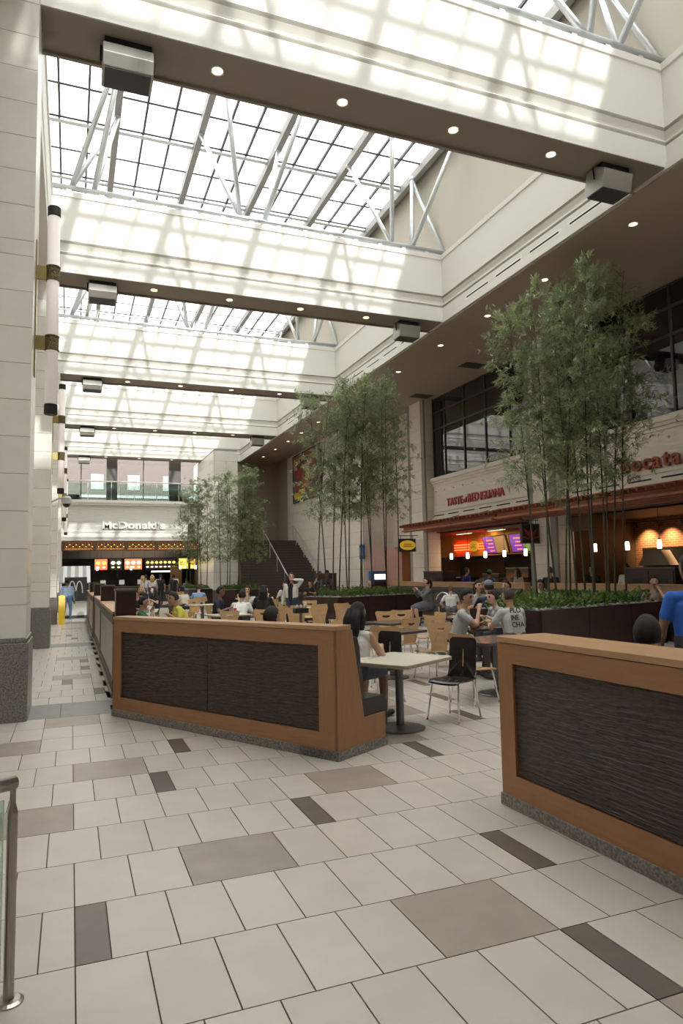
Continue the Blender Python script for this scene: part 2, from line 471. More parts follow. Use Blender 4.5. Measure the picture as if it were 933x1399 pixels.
near = [t for t in ranked[:296] if shown(t) > 0]
nearset = set(near)
for t in near:
    put('tile', tile_me(t[1] - t[0], t[3] - t[2], t[4]), floor, ((t[0] + t[1]) / 2, (t[2] + t[3]) / 2, 0))
far = MB()
order = ['c', 't', 'd', 's']
for t in TILES:
    if t in nearset: continue
    far.m = order.index(t[4]); g = 0.0035
    far.box(t[0] + g, t[1] - g, t[2] + g, t[3] - g, -0.012, 0.0)
tag(far.build('distant_tiles', [TM[k] for k in order], floor), kind='stuff')

# ---- stone pillars along the left side
def stone_pillar(n, y0):
    names = ['nearest the camera', 'second from the camera', 'third from the camera', 'fourth from the camera']
    t = thing('stone_pillar', 'cream stone block pillar with grey granite base, ' + names[n], 'pillar', (-0.5, y0, 0), 0, 'left hand stone pillars', 'structure')
    MB().box(-0.64, -0.008, 0.008, 0.992, 0.0, ZB).build('core', 'stone_joint', t)
    MB().box(-0.66, 0.035, -0.035, 1.035, 0.0, 0.93).box(-0.65, 0.02, -0.02, 1.02, 0.93, 0.985).build('granite_base', 'granite', t, bevel=0.012)
    z = 0.985
    hs = [0.40, 0.215] + [0.463] * 9 + [0.2] + [0.463] * 12
    for i, h in enumerate(hs):
        z1 = min(z + h, ZB)
        if z1 - z < 0.05: break
        key = ('blk', round(z1 - z, 3))
        if key not in tile_mesh:
            tile_mesh[key] = MB().box(-0.65, 0, 0, 1.0, 0.004, z1 - z - 0.004).mesh('stone_block', 'stone')
        put('stone_block', tile_mesh[key], t, (0, 0, z))
        z = z1
    # the wing of stone behind the pillar face, towards the bay
    return t
for n in range(4):
    stone_pillar(n, 9.2 * (n + 1) + (0.0 if n else 0.02))
wl = struct(MB().box(-1.9, -1.15, YN, YF + 3, 0, ZT).build('wall_left', 'plaster'), 'cream wall set back behind the stone pillars', 'wall')
for n in range(4):          # stone courses on the recessed wall, one slab per bay and course
    yy = 9.2 * (n + 1)
    for i in range(10):
        key = ('slab',)
        if key not in tile_mesh: tile_mesh[key] = MB().box(-0.03, 0.03, 0.005, 8.19, 0.005, 0.925).mesh('stone_slab', 'stone')
        put('stone_slab', tile_mesh[key], wl, (-1.15, yy + 1.0, 0.1 + i * 0.93))

# ---- mouldings: one profile for the cross beams and the long side fascias
def profile(front, sgn, depth):
    # (offset from the front face, z) going up the front, over the top and down the back
    f = [(0, ZB), (0, 9.90), (0.07, 9.905), (0.07, 9.95), (0.0, 9.955), (-0.012, 9.975), (0.0, 10.0), (0.13, 10.02), (0.13, 10.05), (0.10, 10.13), (0.03, 10.225), (0.12, 10.235), (0.12, 10.285), (0.01, 10.29), (0.01, 11.44), (-0.02, 11.455), (-0.02, ZT)]
    return [(front + sgn * a, z) for a, z in f]
def beam(i, y):
    words = {2: 'nearest the camera', 3: 'second from the camera', 4: 'third from the camera', 5: 'fourth from the camera', 6: 'farthest, above the far glazing'}
    t = thing('roof_beam', 'cream moulded cross beam spanning the atrium, ' + words.get(i, 'behind the viewpoint %s' % ('row' if i else 'end')), 'beam', (0, y, 0), 0, 'cross beams under the skylight', 'structure')
    D = 0.92
    f = profile(0, 1, D); b = [(D - a, z) for a, z in [(p[0], p[1]) for p in f]][::-1]
    MB().prism((f + b)[::-1], 'x', XL - 0.2, XR + 0.3).build('beam_body', 'plaster', t)
    MB().box(XL - 0.2, XR + 0.1, 0.012, D - 0.012, ZB - 0.012, ZB).box(XL - 0.2, XR + 0.1, D - 0.09, D - 0.03, ZB - 0.06, ZB - 0.012).build('beam_underside', 'beam_soffit', t)
    return t
BT = [beam(i, y) for i, y in enumerate(BEAMS)]
fp = profile(XR, 1, 0)
fasc = thing('side_fascia', 'long cream moulded fascia along the right edge of the skylight', 'fascia', (0, 0, 0), 0, None, 'structure')
MB().prism(fp + [(XR + 0.45, ZT), (XR + 0.45, ZB)], 'y', YN, YF).build('fascia_body', 'plaster_shaded', fasc)
MB().box(XR - 0.05, XR + 0.02, YN, YF, ZB - 0.05, ZB + 0.02).box(XR - 0.03, XR + 0.02, YN, YF, ZB + 0.035, ZB + 0.10).build('lower_moulding', 'plaster_shaded', fasc)
for s in range(3):
    for k in range(6):
        if s == 2 and k > 3: continue
        y = [11.2, 20.0, 29.2][s] + k * 1.5
        if y + 1.1 > [18.0, 27.4, 36.6][s]: continue
        put('air_slot', tile_mesh.setdefault('slot', MB().box(-0.006, 0.01, 0, 1.1, -0.022, 0.022).mesh('air_slot', 'slot_black')), fasc, (XR, y, 9.70))
        put('slot_frame', tile_mesh.setdefault('slotf', MB().box(-0.004, 0.004, -0.08, 1.18, 0.022, 0.06).box(-0.004, 0.004, -0.08, 1.18, -0.06, -0.022).mesh('slot_frame', 'white_trim')), fasc, (XR, y, 9.70))
fl = [(XL - 0.1 - (x - XR), z) for x, z in fp]
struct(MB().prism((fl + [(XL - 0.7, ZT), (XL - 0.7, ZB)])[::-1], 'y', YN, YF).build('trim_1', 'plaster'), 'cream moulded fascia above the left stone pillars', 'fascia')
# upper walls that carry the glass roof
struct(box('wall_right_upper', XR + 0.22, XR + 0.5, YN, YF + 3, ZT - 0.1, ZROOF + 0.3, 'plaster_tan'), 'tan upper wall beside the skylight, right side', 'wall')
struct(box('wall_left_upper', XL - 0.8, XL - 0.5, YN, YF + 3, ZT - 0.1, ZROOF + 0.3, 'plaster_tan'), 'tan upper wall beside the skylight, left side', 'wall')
struct(box('wall_far_upper', XL - 0.8, XR + 0.5, 46.95, 47.2, 9.6, ZROOF + 0.3, 'plaster'), 'upper end wall above the far glazing', 'wall')
struct(box('wall_rear', -1.9, 21, YN - 0.3, YN, 0, ZROOF + 0.3, 'plaster'), 'end wall behind the viewpoint', 'wall')
struct(MB().box(XL - 0.6, XR + 0.3, YN, -0.9, ZB, ZB + 0.3).build('rear_light_blocker', 'soffit'), 'added unseen slab behind the viewpoint, shading the near floor', 'ceiling')  # unseen slab added to keep sky light off the near floor
# ---- soffit over the shops
sof = struct(box('ceiling', XR + 0.02, XS + 6, YN, 47.5, 9.36, 9.42, 'soffit'), 'brown flat soffit over the shop fronts', 'ceiling')
for (x, y) in ((13.9, 21.6), (14.2, 26.2), (14.4, 16.5)):
    MB().box(-0.45, 0.45, -0.3, 0.3, -0.012, 0).build('air_grille', 'shop_dark', sof, (x, y, 9.36))
struct(box('roof_over_shops', XR + 0.5, XS + 6, YN, 47.5, 9.6, 9.7, 'soffit'), 'flat roof slab above the shop soffit', 'roof')

# ---- skylight: rafters, purlins, bars, panes
sky = thing('skylight', 'glass skylight roof of steel rafters and clear panes', 'skylight', (0, 0, 0), 0, None, 'structure')
RX = [-1.3, 1.05, 3.45, 5.85, 8.25, 10.65]
for x in RX:
    MB().box(x - 0.09, x + 0.09, YN, YF, ZROOF - 0.30, ZROOF - 0.02).build('rafter', 'steel_beam', sky)
PY = []
y = -10.0
while y < 47:
    PY.append(y); y += 3.07
for i, yy in enumerate(PY):
    MB().box(RX[0], RX[-1], yy - 0.085, yy + 0.085, ZROOF - 0.12, ZROOF - 0.06).build('purlin', 'steel_pipe', sky)
    MB().box(RX[0], RX[-1], yy + 1.495, yy + 1.575, ZROOF - 0.03, ZROOF - 0.01).build('glazing_bar', 'mullion', sky)
    MB().box(RX[0], RX[-1], yy - 0.115, yy + 0.115, ZROOF - 0.03, ZROOF - 0.01).build('glazing_bar', 'mullion', sky)
for i in range(5):
    for k in (1, 2):
        x = RX[i] + (RX[i + 1] - RX[i]) * k / 3
        MB().box(x - 0.03, x + 0.03, YN, YF, ZROOF - 0.07, ZROOF + 0.02).build('glazing_bar', 'mullion', sky)
pw = (RX[1] - RX[0]) / 3
pm = {}
npane = 0
farp = MB()
for j, yy in enumerate(PY):
    for h in (0, 1):
        y0 = yy + (0.03 if h == 0 else 1.57); y1 = yy + (1.50 if h == 0 else 3.04)
        for i in range(5):
            for k in range(3):
                wdt = (RX[i + 1] - RX[i]) / 3
                x0 = RX[i] + k * wdt + 0.03; x1 = x0 + wdt - 0.06
                if 9.5 < yy < 38 and npane < 296:
                    key = (round(x1 - x0, 3), round(y1 - y0, 3))
                    if key not in pm: pm[key] = MB().box(-key[0] / 2, key[0] / 2, -key[1] / 2, key[1] / 2, 0, 0.012).mesh('pane', 'sky_glass')
                    put('pane', pm[key], sky, ((x0 + x1) / 2, (y0 + y1) / 2, ZROOF)); npane += 1
                else:
                    farp.box(x0, x1, y0, y1, ZROOF, ZROOF + 0.012)
tag(farp.build('distant_panes', 'sky_glass', sky), kind='stuff')
MB().box(RX[0] - 0.3, RX[0], YN, YF, ZROOF - 0.1, ZROOF + 0.1).box(RX[-1], RX[-1] + 0.35, YN, YF, ZROOF - 0.1, ZROOF + 0.1).build('edge_flashing', 'steel_beam', sky)

# ---- tubular trusses standing on the beams
def truss(i, y):
    words = {2: 'on the nearest beam', 3: 'on the second beam', 4: 'on the third beam', 5: 'on the fourth beam', 6: 'on the farthest beam'}
    t = thing('roof_truss', 'silver tubular steel truss standing ' + words.get(i, 'on a beam behind the viewpoint'), 'truss', (0, y, ZT), 0, 'tubular roof trusses', 'structure')
    MB().tube((XL - 0.15, 0.05, 0.13), (XR + 0.15, 0.05, 0.13), 0.07, n=12).build('bottom_chord', 'steel_pipe', t, smooth=True)
    for k in range(14):
        x = XL + 0.3 + k * 0.8
        MB().box(x - 0.06, x + 0.06, 0.0, 0.1, -0.02, 0.06).build('saddle', 'steel_pipe', t)
    top = ZROOF - 0.3 - ZT
    for b, ups in ((-0.15, (1.05, 1.05)), (4.3, (3.45, 3.45)), (5.0, (5.85, 5.85)), (9.05, (8.25, 8.25)), (9.75, (10.55, 10.55))):
        for yy, xx in zip((1.5, -1.75), ups):
            MB().tube((b, 0.12, 0.16), (xx, yy, top), 0.068, n=10).build('strut', 'steel_pipe', t, smooth=True)
            MB().ball((xx, yy, top + 0.04), 0.11, 8, 6).build('node', 'steel_pipe', t, smooth=True)
    for b in (0.45, 2.35, 6.9):
        pass
    MB().tube((0.4, 0.12, 0.16), (1.05, 1.5, top), 0.068, n=10).build('strut', 'steel_pipe', t, smooth=True)
    MB().tube((0.4, 0.12, 0.16), (1.05, -1.75, top), 0.068, n=10).build('strut', 'steel_pipe', t, smooth=True)
    MB().tube((10.9, 0.12, 0.1), (10.55, 1.5, top), 0.068, n=10).build('strut', 'steel_pipe', t, smooth=True)
    return t
for i, y in enumerate(BEAMS):
    truss(i, y)

# ---- downlights, flood lights under the beams
NTH = ['first', 'second', 'third', 'fourth', 'fifth', 'sixth', 'seventh', 'eighth', 'ninth', 'tenth', 'eleventh', 'twelfth', 'thirteenth']
DLX = [1.98, 4.05, 6.15, 8.25]
dl_lens = MB().lathe([(0.085, -0.004), (0.085, 0.0)], 20).mesh('lens', 'downlight')
dl_ring = MB().lathe([(0.105, -0.008), (0.105, 0.003), (0.085, 0.003), (0.085, -0.006)], 20, caps=False).mesh('ring', 'white_trim')
def downlight(x, y, z, label, group):
    t = thing('downlight', label, 'downlight', (x, y, z), 0, group)
    put('lens', dl_lens, t); put('ring', dl_ring, t)
ORD = ['first', 'second', 'third', 'fourth']
BORD = {2: 'nearest', 3: 'second', 4: 'third', 5: 'fourth', 6: 'farthest'}
for i, y in enumerate(BEAMS):
    if i < 2: continue
    for k, x in enumerate(DLX):
        downlight(x, y + 0.40, ZB - 0.014, 'round recessed downlight, %s from the left under the %s beam' % (ORD[k], BORD[i]), 'downlights under the beams')
for k, y in enumerate((11.3, 14.4, 17.1, 19.95, 23.2, 26.4, 29.6, 32.4, 35.2, 37.7, 40.4, 43.2)):
    downlight(11.6, y, 9.355, 'round recessed downlight in the brown soffit, %s along the row from the camera' % NTH[k], 'downlights in the shop soffit')
def flood(i, x, side):
    t = thing('flood_light', 'grey box floodlight hanging under the %s beam, %s end' % (BORD[i], side), 'floodlight', (x, BEAMS[i] + 0.45, ZB - 0.014), 0, 'floodlights under the beams')
    MB().prism([(-0.28, -0.16), (-0.05, -0.02), (0.2, -0.02), (0.3, -0.38), (0.24, -0.5), (-0.2, -0.5)][::-1] if side == 'right' else [(-0.24, -0.12), (-0.20, -0.09), (0.26, -0.09), (0.30, -0.40), (0.26, -0.46), (-0.22, -0.46), (-0.30, -0.30)][::-1], 'x', -0.35, 0.35).build('housing', 'flood_metal', t, bevel=0.01)
    MB().box(-0.33, 0.33, -0.2, 0.2, -0.10, 0.0).build('mount', 'black', t)
    MB().box(-0.32, 0.32, -0.20, 0.24, -0.475 if side == 'left' else -0.515, -0.46 if side == 'left' else -0.50).build('glass_face', 'charcoal', t)
    for s in (-1, 1):
        MB().path([(s * 0.37, 0.0, -0.02), (s * 0.37, -0.02, -0.26)], 0.018, 6).build('yoke', 'black', t)
for i in range(2, 7):
    flood(i, 0.66, 'left')
    flood(i, 9.65, 'right')

# ---- tall tube sconces on the pillars
def sconce(n, y):
    words = ['on the nearest stone pillar', 'on the second stone pillar', 'on the third stone pillar', 'on the fourth stone pillar']
    t = thing('tube_sconce', 'tall pale tube wall lamp with brass bands ' + words[n], 'wall lamp', (-0.5, y, 3.85), 0, 'tube sconces on the pillars')
    MB().box(0.0, 0.018, -0.06, 0.06, 0.50, 2.35).build('back_plate', 'brass', t, bevel=0.004)
    MB().lathe([(0.078, 0.13), (0.078, 2.72)], 24, (0.215, 0, 0)).build('tube', 'lamp_tube', t, smooth=True)
    for z in (0.0, 2.72):
        MB().lathe([(0.07, z), (0.084, z + 0.01), (0.084, z + 0.13), (0.078, z + 0.14)], 24, (0.215, 0, 0)).build('end_cap', 'black', t, smooth=False)
    for z in (0.86, 1.82):
        MB().lathe([(0.080, z), (0.092, z + 0.005), (0.092, z + 0.02), (0.086, z + 0.025), (0.086, z + 0.185), (0.092, z + 0.19), (0.092, z + 0.205), (0.080, z + 0.21)], 24, (0.215, 0, 0)).build('band', 'filigree', t)
        MB().box(0.012, 0.14, -0.02, 0.02, z + 0.01, z + 0.20).build('bracket', 'brass', t, bevel=0.004)
for n in range(4):
    sconce(n, 9.2 * (n + 1) + 0.5)
t = thing('security_camera', 'small grey dome security camera on an arm from the second pillar', 'camera', (-0.5, 18.75, 3.62), 0)
MB().path([(0, 0, 0.0), (0.2, -0.02, 0.10), (0.36, -0.02, 0.12)], 0.018, 6).build('arm', 'camera_grey', t)
MB().lathe([(0.10, -0.05), (0.12, -0.03), (0.12, 0.10), (0.08, 0.15)], 14, (0.36, -0.02, 0)).build('housing', 'camera_grey', t, smooth=False)
MB().ball((0.36, -0.02, -0.05), 0.09, 12, 8).build('dome', 'charcoal', t, smooth=True)

# ---- handrail at the lower left
t = thing('handrail', 'brushed steel handrail post with round flange at the lower left', 'handrail', (-0.21, 3.23, 0), 0)
MB().lathe([(0.021, 0.0), (0.021, 0.74), (0.012, 0.78), (0.012, 0.84)], 16).build('post', 'rail_steel', t, smooth=False)
MB().lathe([(0.058, 0.0), (0.058, 0.006), (0.045, 0.014), (0.024, 0.016)], 20).build('flange', 'rail_steel', t)
MB().path([(0.005, 0.0, 0.86), (-0.12, -0.11, 0.87), (-0.9, -0.62, 0.90), (-1.4, -0.98, 0.90)], 0.028, 12).build('top_rail', 'rail_steel', t, smooth=True)
MB().box(-1.35, -0.04, -0.006, 0.006, 0.08, 0.80).build('glass_panel', 'rail_glass', t, None, R(35))
# ================================================================ SHOPS ON THE RIGHT
def block_wall(parent, axis, plane, a0, a1, z0, z1, bw, bh, m='shop_stone', t=0.03):
    i = 0
    z = z0
    while z < z1 - 0.05:
        h = min(bh, z1 - z)
        a = a0 - (bw / 2 if i % 2 else 0)
        while a < a1 - 0.02:
            s, e = max(a, a0), min(a + bw, a1)
            if e - s > 0.05:
                key = ('bw', axis, round(e - s, 2), round(h, 2), m)
                if key not in tile_mesh:
                    W, g = e - s, 0.006
                    tile_mesh[key] = (MB().box(-t, t, g, W - g, g, h - g) if axis == 'y' else MB().box(g, W - g, -t, t, g, h - g)).mesh('stone_block', m)
                put('stone_block', tile_mesh[key], parent, (plane, s, z) if axis == 'y' else (s, plane, z))
            a += bw
        z += h; i += 1

def shop_column(y0, y1, words):
    t = thing('shop_column', 'tan stone block column ' + words, 'column', (14.5, y0, 0), 0, 'columns between the shops', 'structure')
    w_ = y1 - y0
    MB().box(0.01, 0.7, 0.01, w_ - 0.01, 0, 9.36).build('core', 'stone_joint', t)
    z = 0.0; i = 0
    while z < 9.3:
        h = 0.62 if z < 9.36 - 0.62 else 9.36 - z
        MB().box(0, 0.7, 0.28, w_ - 0.28, z + 0.005, z + h - 0.005).build('stone_block', 'shop_stone', t)
        MB().box(0.10, 0.7, 0, w_, z + 0.005, z + h - 0.005).build('stone_block', 'shop_stone', t)
        z += h
    return t
shop_column(18.0, 19.4, 'between the two nearer shop fronts')
shop_column(26.7, 28.3, 'on the far side of the red lettered shop')
shop_column(8.9, 10.4, 'out of view on the near side of the brick walled shop')

LET = {}
def shop_bay(y0, y1, which):
    t = thing('shop_front_wall', 'cream upper shop wall with cornices and wavy sign panel, ' + which, 'shop wall', (15.0, 0, 0), 0, 'upper walls of the shops', 'structure')
    MB().box(-0.22, 0.5, y0, y1, 5.62, 5.78).box(-0.16, 0.5, y0, y1, 5.52, 5.62).box(-0.10, 0.5, y0, y1, 5.42, 5.52).build('upper_cornice', 'shop_plaster', t)
    MB().box(-0.05, 0.5, y0, y1, 4.36, 5.42).build('sign_panel', 'wave_panel', t)
    MB().box(-0.12, 0.5, y0, y1, 4.26, 4.36).box(-0.09, 0.5, y0, y1, 4.0, 4.26).box(-0.15, 0.5, y0, y1, 3.88, 4.0).box(-0.10, 0.5, y0, y1, 3.72, 3.88).build('lower_cornice', 'shop_plaster', t)
    y = y0 + 0.4
    while y + 0.85 < y1:
        MB().box(-0.096, -0.08, y, y + 0.85, 4.10, 4.14).build('air_slot', 'slot_black', t)
        y += 1.2
    k = 0
    yy = y0 + 0.35
    while yy < y1:           # small cone studs on the sign panel
        MB().tube((-0.05, yy, 5.2), (-0.12, yy, 5.2), 0.05, 0.01, 6).build('stud', 'shop_plaster', t)
        yy += 0.75
    MB().box(0.02, 0.5, y0, y1, 3.38, 3.72).build('header', 'shop_brown', t)
    wn = thing('window_%s' % ('1' if y0 > 15 else '2'), 'tall gridded upper window ' + which, 'window', (15.0, 0, 5.78), 0, None, 'structure')
    ys = [y0]
    ms = [20.95 - 9.0 * 0, 22.52, 24.09, 25.66] if y0 > 15 else [11.95, 13.52, 15.09, 16.66]
    ys += ms + [y1]
    for m_ in [y0 + 0.03] + ms + [y1 - 0.03]:
        MB().box(-0.03, 0.06, m_ - 0.035, m_ + 0.035, 0, 3.60).build('mullion', 'mullion_bronze', wn)
    zs = [0.0, 2.18, 2.94, 3.60]
    for z in (0.03, 2.18, 2.94, 3.57):
        MB().box(-0.035, 0.06, y0, y1, z - 0.035, z + 0.035).build('transom', 'mullion_bronze', wn)
    for a in range(len(ys) - 1):
        for b in range(3):
            MB().box(0.01, 0.022, ys[a] + 0.03, ys[a + 1] - 0.03, zs[b] + 0.03, zs[b + 1] - 0.03).build('pane', 'shop_glass', wn)
    rm = thing('upper_room', 'dim greenish room seen behind the upper window, ' + which, 'room', (15.0, 0, 5.7), 0, None, 'structure')
    MB().box(4.0, 4.1, y0 - 0.5, y1 + 4, 0, 3.6).build('back_wall', 'room_green', rm)
    MB().box(0.2, 4.0, y0 - 0.5, y0 - 0.4, 0, 3.6).box(0.2, 4.0, y1 + 4.0, y1 + 4.1, 0, 3.6).build('side_walls', 'room_green', rm)
    MB().box(0.45, 4.0, y0 - 0.5, y1 + 4, -0.06, 0.0).build('room_floor', 'shop_grey', rm)
    MB().box(3.9, 4.0, y0, y1 + 3, 0.0, 0.9).build('low_wall', 'white_trim', rm)
    for q in range(3):
        put('ceiling_lamp', tile_mesh.setdefault('rl', MB().box(-0.05, 0.05, -0.5, 0.5, -0.05, 0).mesh('ceiling_lamp', 'menu_cream')), rm, (2.2, y0 + 1.8 + q * 2.4, 3.55))
    arealight('upper_room_fill', (17.2, y0 + 4.5, 9.2), 1.0, 110, (0.92, 1.0, 0.82), (0, 0, -1), 7.0)  # added fill light that brightens the upper room, no fitting of its own
    return t
shop_bay(19.4, 26.7, 'above the red lettered shop')
shop_bay(10.4, 18.0, 'above the brick walled shop')
struct(box('wall_right', XS, XS + 0.3, YN, 8.9, 0, 9.4, 'shop_plaster'), 'plain shop side wall beside and behind the viewpoint', 'wall')
struct(box('wall_right_end', XS + 5.6, XS + 5.9, YN, 47, 0, 9.7, 'shop_dark'), 'dark outer wall at the back of the shops', 'wall')
struct(box('ceiling_shops', XS + 0.05, XS + 5.8, 8.9, 31.0, 3.38, 3.46, 'shop_brown'), 'low dark ceiling inside the shops', 'ceiling')

# raised lettering
sg = thing('shop_sign', 'dark red raised capital letters on the wavy cream panel', 'sign', (14.93, 25.55, 4.46))
W = letters(sg, 'TASTE', 0.44, 0.03, 'sign_red', (0, 0, 0), (0, -1, 0), (0, 0, 1), 0.015, 0.012, 0.95)
W += 0.08 + letters(sg, 'of', 0.30, 0.03, 'sign_red', (0, -W - 0.06, 0.02), (0, -1, 0), (0, 0, 1), 0.01, 0.008, 0.9)
W += 0.10 + letters(sg, 'RED', 0.47, 0.03, 'sign_red', (0, -W - 0.06, 0), (0, -1, 0), (0, 0, 1), 0.015, 0.012, 0.95)
W += 0.06 + letters(sg, 'IGUANA', 0.44, 0.03, 'sign_red', (0, -W - 0.06, 0), (0, -1, 0), (0, 0, 1), 0.015, 0.012, 0.95)
sg2 = thing('shop_sign', 'rust orange raised lower case letters partly behind bamboo', 'sign', (14.88, 15.45, 4.42))
letters(sg2, 'Bocata', 0.62, 0.04, 'sign_rust', (0, 0, 0), (0, -1, 0), (0, 0, 1), 0.075, 0.012, 1.05)

# trellis canopies
def canopy(y0, y1, x0, words, z=3.38):
    t = thing('canopy', 'red brown wooden slat canopy ' + words, 'canopy', (0, 0, z), 0, 'wooden canopies over the shops')
    MB().box(x0, x0 + 0.10, y0, y1, 0, 0.20).build('front_beam', 'red_wood', t)
    MB().box(x0 + 1.0, x0 + 1.1, y0, y1, 0.0, 0.18).build('rear_beam', 'red_wood', t)
    MB().box(x0 - 0.12, x0 - 0.04, y0, y1, 0.02, 0.08).build('nosing', 'red_wood_light', t)
    n = int((y1 - y0) / 0.28)
    L = 15.0 - x0
    for k in range(n + 1):
        y = y0 + (y1 - y0 - 0.06) * k / n
        put('slat', tile_mesh.setdefault(('slat', L), MB().box(-0.2, L - 0.1, 0, 0.06, 0.20, 0.30).mesh('slat', 'red_wood')), t, (x0, y, 0))
    for k in range(5):
        x = x0 + k * (L - 0.3) / 4
        MB().box(x, x + 0.05, y0 - 0.15, y1 + 0.1, 0.30, 0.345).build('batten', 'red_wood_light', t)
    y = y0 + 0.5
    while y < y1:
        MB().tube((15.0, y, 0.65), (x0 + 0.4, y, 0.32), 0.015, n=6).build('tie_rod', 'mullion_bronze', t)
        y += 2.2
canopy(19.6, 26.4, 13.25, 'over the red lettered shop', 3.36)
canopy(10.2, 18.9, 12.9, 'over the brick walled shop', 3.33)

# --- inside the red lettered shop
sh = thing('shop_interior', 'orange and dark interior of the red lettered shop', 'shop', (0, 0, 0), 0, None, 'structure')
MB().box(18.8, 18.9, 19.0, 31.0, 0, 3.38).build('back_wall', 'shop_dark', sh)
MB().box(15.4, 18.8, 30.9, 31.0, 0, 3.38).build('side_wall', 'warm_panel', sh)
MB().box(15.1, 20.3, 18.75, 18.9, 0, 3.38).build('dividing_wall', 'shop_brown', sh)
MB().box(17.2, 17.35, 19.4, 30.9, 2.35, 3.38).build('bulkhead', 'shop_orange', sh)
ct = thing('service_counter', 'long dark service counter with pale top in the red lettered shop', 'counter', (15.9, 0, 0))
MB().box(0, 0.7, 20.3, 28.5, 0, 1.0).build('counter_body', 'shop_brown', ct)
MB().box(-0.06, 0.76, 20.2, 28.6, 1.0, 1.05).build('counter_top', 'counter_top', ct)
for k in range(3):
    MB().box(0.25, 0.27, 20.5 + k * 2.7, 23.0 + k * 2.7, 1.05, 1.4).build('sneeze_guard', 'clear_glass', ct)
ne = thing('neon_sign', 'glowing red neon bars either side of a yellow oval', 'neon sign', (17.1, 27.0, 2.6))
for a, b in ((0.45, 1.75), (-1.55, -0.35)):
    for k in range(3):
        MB().tube((0.03, a, 0.06 + k * 0.12), (0.03, b, 0.06 + k * 0.12), 0.022, n=8).build('neon_tube', 'neon_red', ne)
MB().lathe([(0.34, 0), (0.34, 0.05)], 24).build('oval_plate', 'sign_yellow', ne, None)
o = ne.children[-1]; o.rotation_euler = (0, R(-90), 0); o.scale = (0.72, 1.1, 1); o.location = (0.06, 0.05, 0.2)
for k in range(3):
    MB().box(-0.02, 0.0, -0.22 + 0.1 * (k == 1), 0.25 - 0.08 * k, 0.12 + 0.07 * k, 0.145 + 0.07 * k).build('lettering_bar', 'shop_orange', ne)
for k, (yy, wd, scr) in enumerate(((24.85, 1.75, ('screen_purple', 'screen_amber')), (22.9, 1.75, ('screen_purple', 'screen_green')), (21.4, 1.2, ('screen_amber', 'screen_purple')))):
    m_ = thing('menu_screen', ['left purple and amber lit menu screen', 'middle purple and green lit menu screen', 'right amber lit menu screen'][k] + ' hanging in the red lettered shop', 'menu screen', (16.9, yy, 2.38), 0, 'lit menu screens')
    MB().prism([(0, 0), (0.06, 0), (-0.14, 0.78), (-0.20, 0.78)], 'y', -wd / 2, wd / 2).build('case', 'black', m_)
    for s in range(2):
        y0 = wd / 2 - 0.04 - (s + 1) * (wd - 0.1) / 2
        so = MB().prism([(-0.026, 0.05), (-0.010, 0.05), (-0.187, 0.74), (-0.203, 0.74)], 'y', y0, y0 + (wd - 0.14) / 2).build('screen', scr[s], m_)
        for q in range(4):
            MB().prism([(-0.052 - q * 0.0385, 0.12 + q * 0.15), (-0.04 - q * 0.0385, 0.12 + q * 0.15), (-0.05 - q * 0.0385, 0.16 + q * 0.15), (-0.062 - q * 0.0385, 0.16 + q * 0.15)], 'y', y0 + 0.1, y0 + 0.45 + 0.1 * (q % 2)).build('menu_line', 'menu_red' if s == 0 else 'screen_amber', so)
pg_shade = MB().lathe([(0.055, 0.0), (0.06, 0.02), (0.06, 0.20), (0.05, 0.25)], 12).mesh('shade', 'pendant_glow', True)
pg_cap = MB().lathe([(0.05, 0.25), (0.03, 0.30)], 10).mesh('cap', 'black')
def pendant(x, y, z, label, group, top=3.39):
    t = thing('pendant_lamp', label, 'pendant lamp', (x, y, z), 0, group)
    put('shade', pg_shade, t); put('cap', pg_cap, t); put('cord', tile_mesh.setdefault(('cord', top), MB().tube((0, 0, 0.30), (0, 0, top - z), 0.008, n=5).mesh('cord', 'black')), t)
for k, yy in enumerate((26.3, 24.97, 23.64, 22.33, 21.0)):
    pendant(15.5, yy, 2.2, 'small glowing pendant, %s of five in the red lettered shop' % ['farthest', 'second farthest', 'middle', 'second nearest', 'nearest'][k], 'pendants in the red lettered shop')
for k, yy in enumerate((17.4, 16.03, 14.82, 13.5)):
    pendant(15.5, yy, 2.22, 'small glowing pendant, %s of the row in the brick walled shop' % ['farthest', 'second', 'third', 'nearest'][k], 'pendants in the brick walled shop')
arealight('shop_lamp_warm', (16.3, 23.5, 3.3), 1.0, 60, (1.0, 0.72, 0.42), (0, 0, -1), 6.0)
for k, yy in enumerate((21.5, 24.0, 26.5)):
    t = thing('strip_light', 'slim strip light on the ceiling of the red lettered shop, %s from the camera' % NTH[k], 'strip light', (16.3, yy, 3.38), 0, 'shop strip lights')
    MB().box(-0.06, 0.06, -0.6, 0.6, -0.05, 0).build('fitting', 'white_trim', t)
    MB().box(-0.05, 0.05, -0.58, 0.58, -0.06, -0.05).build('diffuser', 'menu_cream', t)
arealight('shop_lamp_orange', (16.9, 25.5, 3.3), 0.4, 34, (1.0, 0.70, 0.25), (0.6, 0, -1), 4.0)
